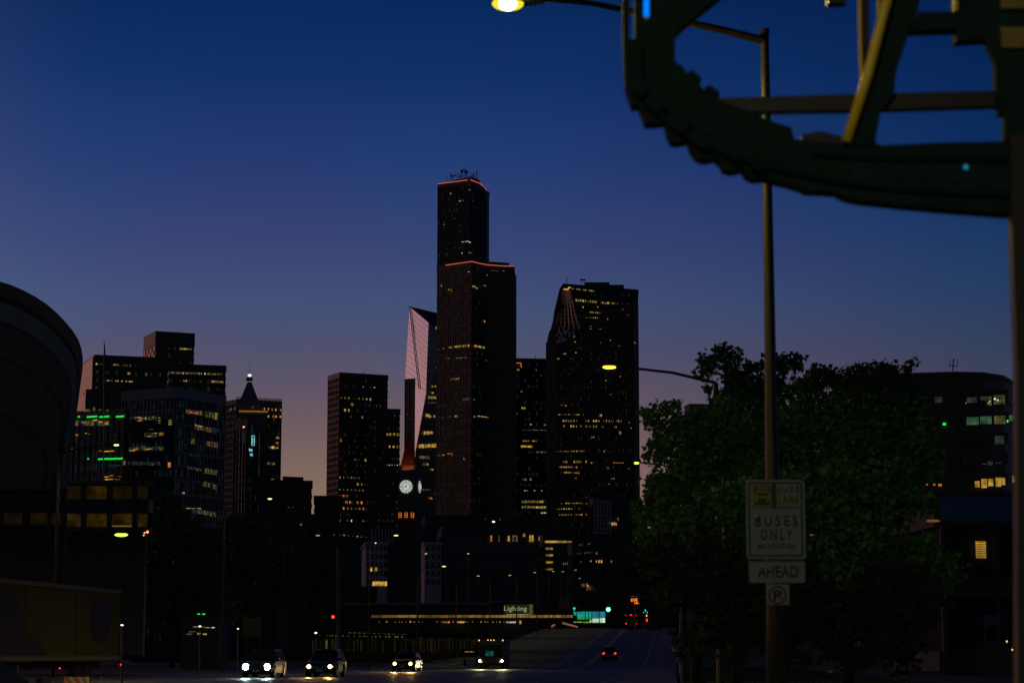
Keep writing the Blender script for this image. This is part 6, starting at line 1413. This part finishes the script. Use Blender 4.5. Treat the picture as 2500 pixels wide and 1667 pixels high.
for x0_, y0_, x1_, y1_ in ((2441,-20,2505,21), (2443,67,2510,116)):
    plate([(x0_,y0_),(x1_,y0_),(x1_,y1_),(x0_+4,y1_)], Yg-.05, .03, 'access_panel', 'ochre_panel')
plate([(2022,-40),(2066,-40),(2066,8),(2022,8)], Yg+.1, .1, 'hanging_bracket', 'black_metal')
plate([(2328,-60),(2338,-60),(2338,26),(2328,26)], Yg-.03, .02, 'lit_edge', 'yel_pipe')
MB().ball(V(2358, 408, Yg-.03), .016, 8, 5).build('indicator_lamp', emat('blue_indicator', (.03,.35,.6), .5), sg)

# ================================================================== TREES
rng = np.random.default_rng(5)
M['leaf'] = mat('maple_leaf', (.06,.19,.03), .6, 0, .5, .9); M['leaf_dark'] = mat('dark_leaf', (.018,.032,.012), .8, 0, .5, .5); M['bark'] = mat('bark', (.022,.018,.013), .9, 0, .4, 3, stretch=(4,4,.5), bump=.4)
def tree(label, xt, Y, blobs, size=.15, dens=1.0, m='leaf', depth=1.0, name='tree', group='trees at the right of the road', limbs=True):
    base_ = G(xt, Y); t = thing(name, base_, label, 'tree', group)
    C, NN = [], []
    cs = []
    for x, y, r_ in blobs:
        c = V(x, y, Y+rng.uniform(-1, 1)*depth); rr = r_*Y/FPX; cs.append((c, rr))
        n_ = int(dens*42*(rr/size)**2)
        # sub clumps give an uneven outline
        ns = max(4, int(n_/55)); sub = rng.normal(size=(ns, 3)); sub /= np.linalg.norm(sub, axis=1)[:, None]; sub *= (rng.uniform(.35, 1.0, (ns, 1))**.6)*rr*.92
        sub[:, 1] *= 1.1
        idx = rng.integers(0, ns, n_); sg_ = rng.uniform(.10, .26, (ns,))*rr*(1.0 if rr > 1 else 1.2)+.08
        P = sub[idx]+rng.normal(size=(n_, 3))*sg_[idx][:, None]*.75
        C.append(P+np.array(c))
    P = np.concatenate(C); n_ = len(P); P = P[P[:, 2] > .1]; n_ = len(P)
    a_ = rng.normal(size=(n_, 3)); a_[:, 2] *= .7; a_ /= np.linalg.norm(a_, axis=1)[:, None]
    b_ = rng.normal(size=(n_, 3)); b_ -= (b_*a_).sum(1)[:, None]*a_; b_ /= np.linalg.norm(b_, axis=1)[:, None]
    s_ = (size*rng.uniform(.4, 1.45, n_)**1.0)[:, None]
    q = np.stack([P-a_*s_*.55, P+b_*s_*.42, P+a_*s_*.6, P-b_*s_*.42], 1).reshape(-1, 3)
    me = bpy.data.meshes.new('crown'); me.vertices.add(len(q)); me.vertices.foreach_set('co', q.ravel())
    me.loops.add(len(q)); me.loops.foreach_set('vertex_index', np.arange(len(q), dtype=np.int32))
    me.polygons.add(n_); me.polygons.foreach_set('loop_start', np.arange(0, 4*n_, 4, dtype=np.int32)); me.polygons.foreach_set('loop_total', np.full(n_, 4, dtype=np.int32))
    me.update(); me.validate(); me.materials.append(M[m]); link('crown', me, t)['kind'] = 'stuff'
    tz = min(c.z for c, r_ in cs)
    fork = Vector((base_.x, Y, max(1.5, tz*.6)))
    MB().tube([base_, base_.lerp(fork, .5)+Vector((.05, 0, 0)), fork], [.022*Y**.5+.05, .14, .11], 8).build('trunk', 'bark', t, smooth=True)
    for c, rr in cs:
        md = fork.lerp(c, .5)+Vector((0, 0, .12*(c-fork).length)); MB().tube([fork, md, c], [.05, .028, .01], 5).build('limb', 'bark', t)
    return t
tree('leafy tree whose rounded top sticks out left beside the rounded-top tower', 1700, 66, [(1640,1022,36),(1600,1035,26),(1583,1018,18),(1596,1003,12),(1650,1002,17),(1690,1020,28),(1700,1005,10),(1622,1062,30),(1680,1065,42),(1740,1060,48),(1790,1045,45),(1600,1105,30),(1650,1110,45),(1720,1130,60),(1580,1112,14),(1620,1160,42),(1596,1172,22),(1700,1200,70),(1625,1230,60),(1560,1250,26),(1590,1225,30),(1790,1150,75),(1840,1080,60),(1760,1010,40),(1700,1290,70),(1600,1300,50),(1640,1220,50)])
tree('taller tree with a ragged crest directly left of the near lamp pole', 1800, 70, [(1772,868,26),(1766,852,14),(1800,866,14),(1733,890,24),(1715,900,14),(1715,880,14),(1790,895,34),(1812,915,26),(1838,902,14),(1858,898,15),(1872,912,20),(1728,950,12),(1785,945,20),(1800,975,50),(1840,960,36),(1770,1005,50),(1870,1010,60),(1900,935,24),(1886,885,18),(1928,877,16),(1952,880,13),(1940,898,14),(1910,890,16),(1912,910,15),(1830,1030,60),(1890,1070,70),(1820,1120,80),(1900,1160,70)])
tree('broad tree right of the near lamp pole with a level leafy top', 2070, 68, [(1975,945,30),(1955,955,28),(2000,925,28),(1986,908,14),(2030,918,26),(2012,905,12),(2060,930,26),(2095,920,24),(2075,903,12),(2120,912,22),(2110,897,11),(2150,912,26),(2165,900,14),(2190,905,18),(2215,900,14),(2226,887,8),(2233,882,6),(2200,925,24),(1930,1010,50),(2000,1000,60),(2090,990,70),(2170,970,50),(2220,945,22),(2205,1010,45),(2240,1030,30),(2150,1080,80),(2040,1110,90),(1940,1110,70),(2230,1100,50),(2255,1060,30),(2245,1150,50),(1930,1050,60),(1960,1180,80),(2060,1180,90),(2160,1160,80),(2235,970,26)])
tree('dark lower tree crown around and behind the bus-lane signs', 1900, 62, [(1880,1220,90),(1760,1260,90),(1990,1230,90),(2090,1220,80),(2180,1190,70),(1650,1300,70),(1900,1340,90),(2060,1350,90),(2190,1310,80),(2250,1230,40),(2262,1330,50),(2300,1390,45)], dens=.8, size=.17, m='leaf')
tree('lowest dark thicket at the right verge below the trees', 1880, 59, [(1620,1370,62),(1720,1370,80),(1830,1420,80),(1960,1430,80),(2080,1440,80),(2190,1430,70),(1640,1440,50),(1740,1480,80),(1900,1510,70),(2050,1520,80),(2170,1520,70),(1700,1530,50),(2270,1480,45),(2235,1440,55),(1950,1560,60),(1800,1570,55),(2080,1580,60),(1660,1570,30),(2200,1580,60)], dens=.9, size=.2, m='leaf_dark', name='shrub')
GL = 'dark trees left of the street'
tree('dark tree in front of the blue glass office, left of the thin pole', 420, 250, [(400,1240,44),(430,1290,60),(380,1310,60),(460,1350,70),(400,1400,80),(350,1390,50),(470,1430,60),(400,1480,70),(360,1225,20),(420,1215,24)], size=.45, dens=.9, m='leaf', group=GL)
tree('dark tree between the thin pole and the street lamp with the banner', 610, 280, [(600,1330,60),(650,1380,60),(560,1400,60),(620,1450,70),(700,1420,50),(580,1290,35),(720,1380,40)], size=.5, dens=.9, m='leaf', group=GL)
tree('dark tree right of the banner lamp, before the red signal', 760, 330, [(750,1330,40),(790,1370,50),(740,1400,50),(780,1440,60),(720,1350,30)], size=.55, dens=.9, m='leaf', group=GL)
tree('dark tree behind the box trailer', 230, 240, [(220,1350,70),(300,1380,60),(120,1370,70),(40,1370,60),(330,1440,60),(250,1440,70)], size=.45, dens=.8, m='leaf', group=GL)
# low dark hedge line before the yard and rough grass on the near verge
n_ = 9000
def blades(name, P, h, m):
    n_ = len(P); a_ = rng.uniform(0, math.pi, n_); d_ = np.stack([np.cos(a_), np.sin(a_), np.zeros(n_)], 1)*.02
    tip = P+np.stack([rng.normal(0, .04, n_), rng.normal(0, .04, n_), rng.uniform(.5, 1, n_)*h], 1)
    q = np.stack([P-d_, P+d_, tip], 1).reshape(-1, 3); me = bpy.data.meshes.new(name)
    me.from_pydata(q.tolist(), [], [(3*i, 3*i+1, 3*i+2) for i in range(n_)]); me.materials.append(M[m]); o = link(name, me); o['kind'] = 'stuff'; return o
Pv = []
for _ in range(16000):
    Y = rng.uniform(60, 240); s = rng.uniform(10.6, 22); Pv.append((yl(Y)+s, Y, .0))
blades('grass', np.array(Pv), .28, 'grass')
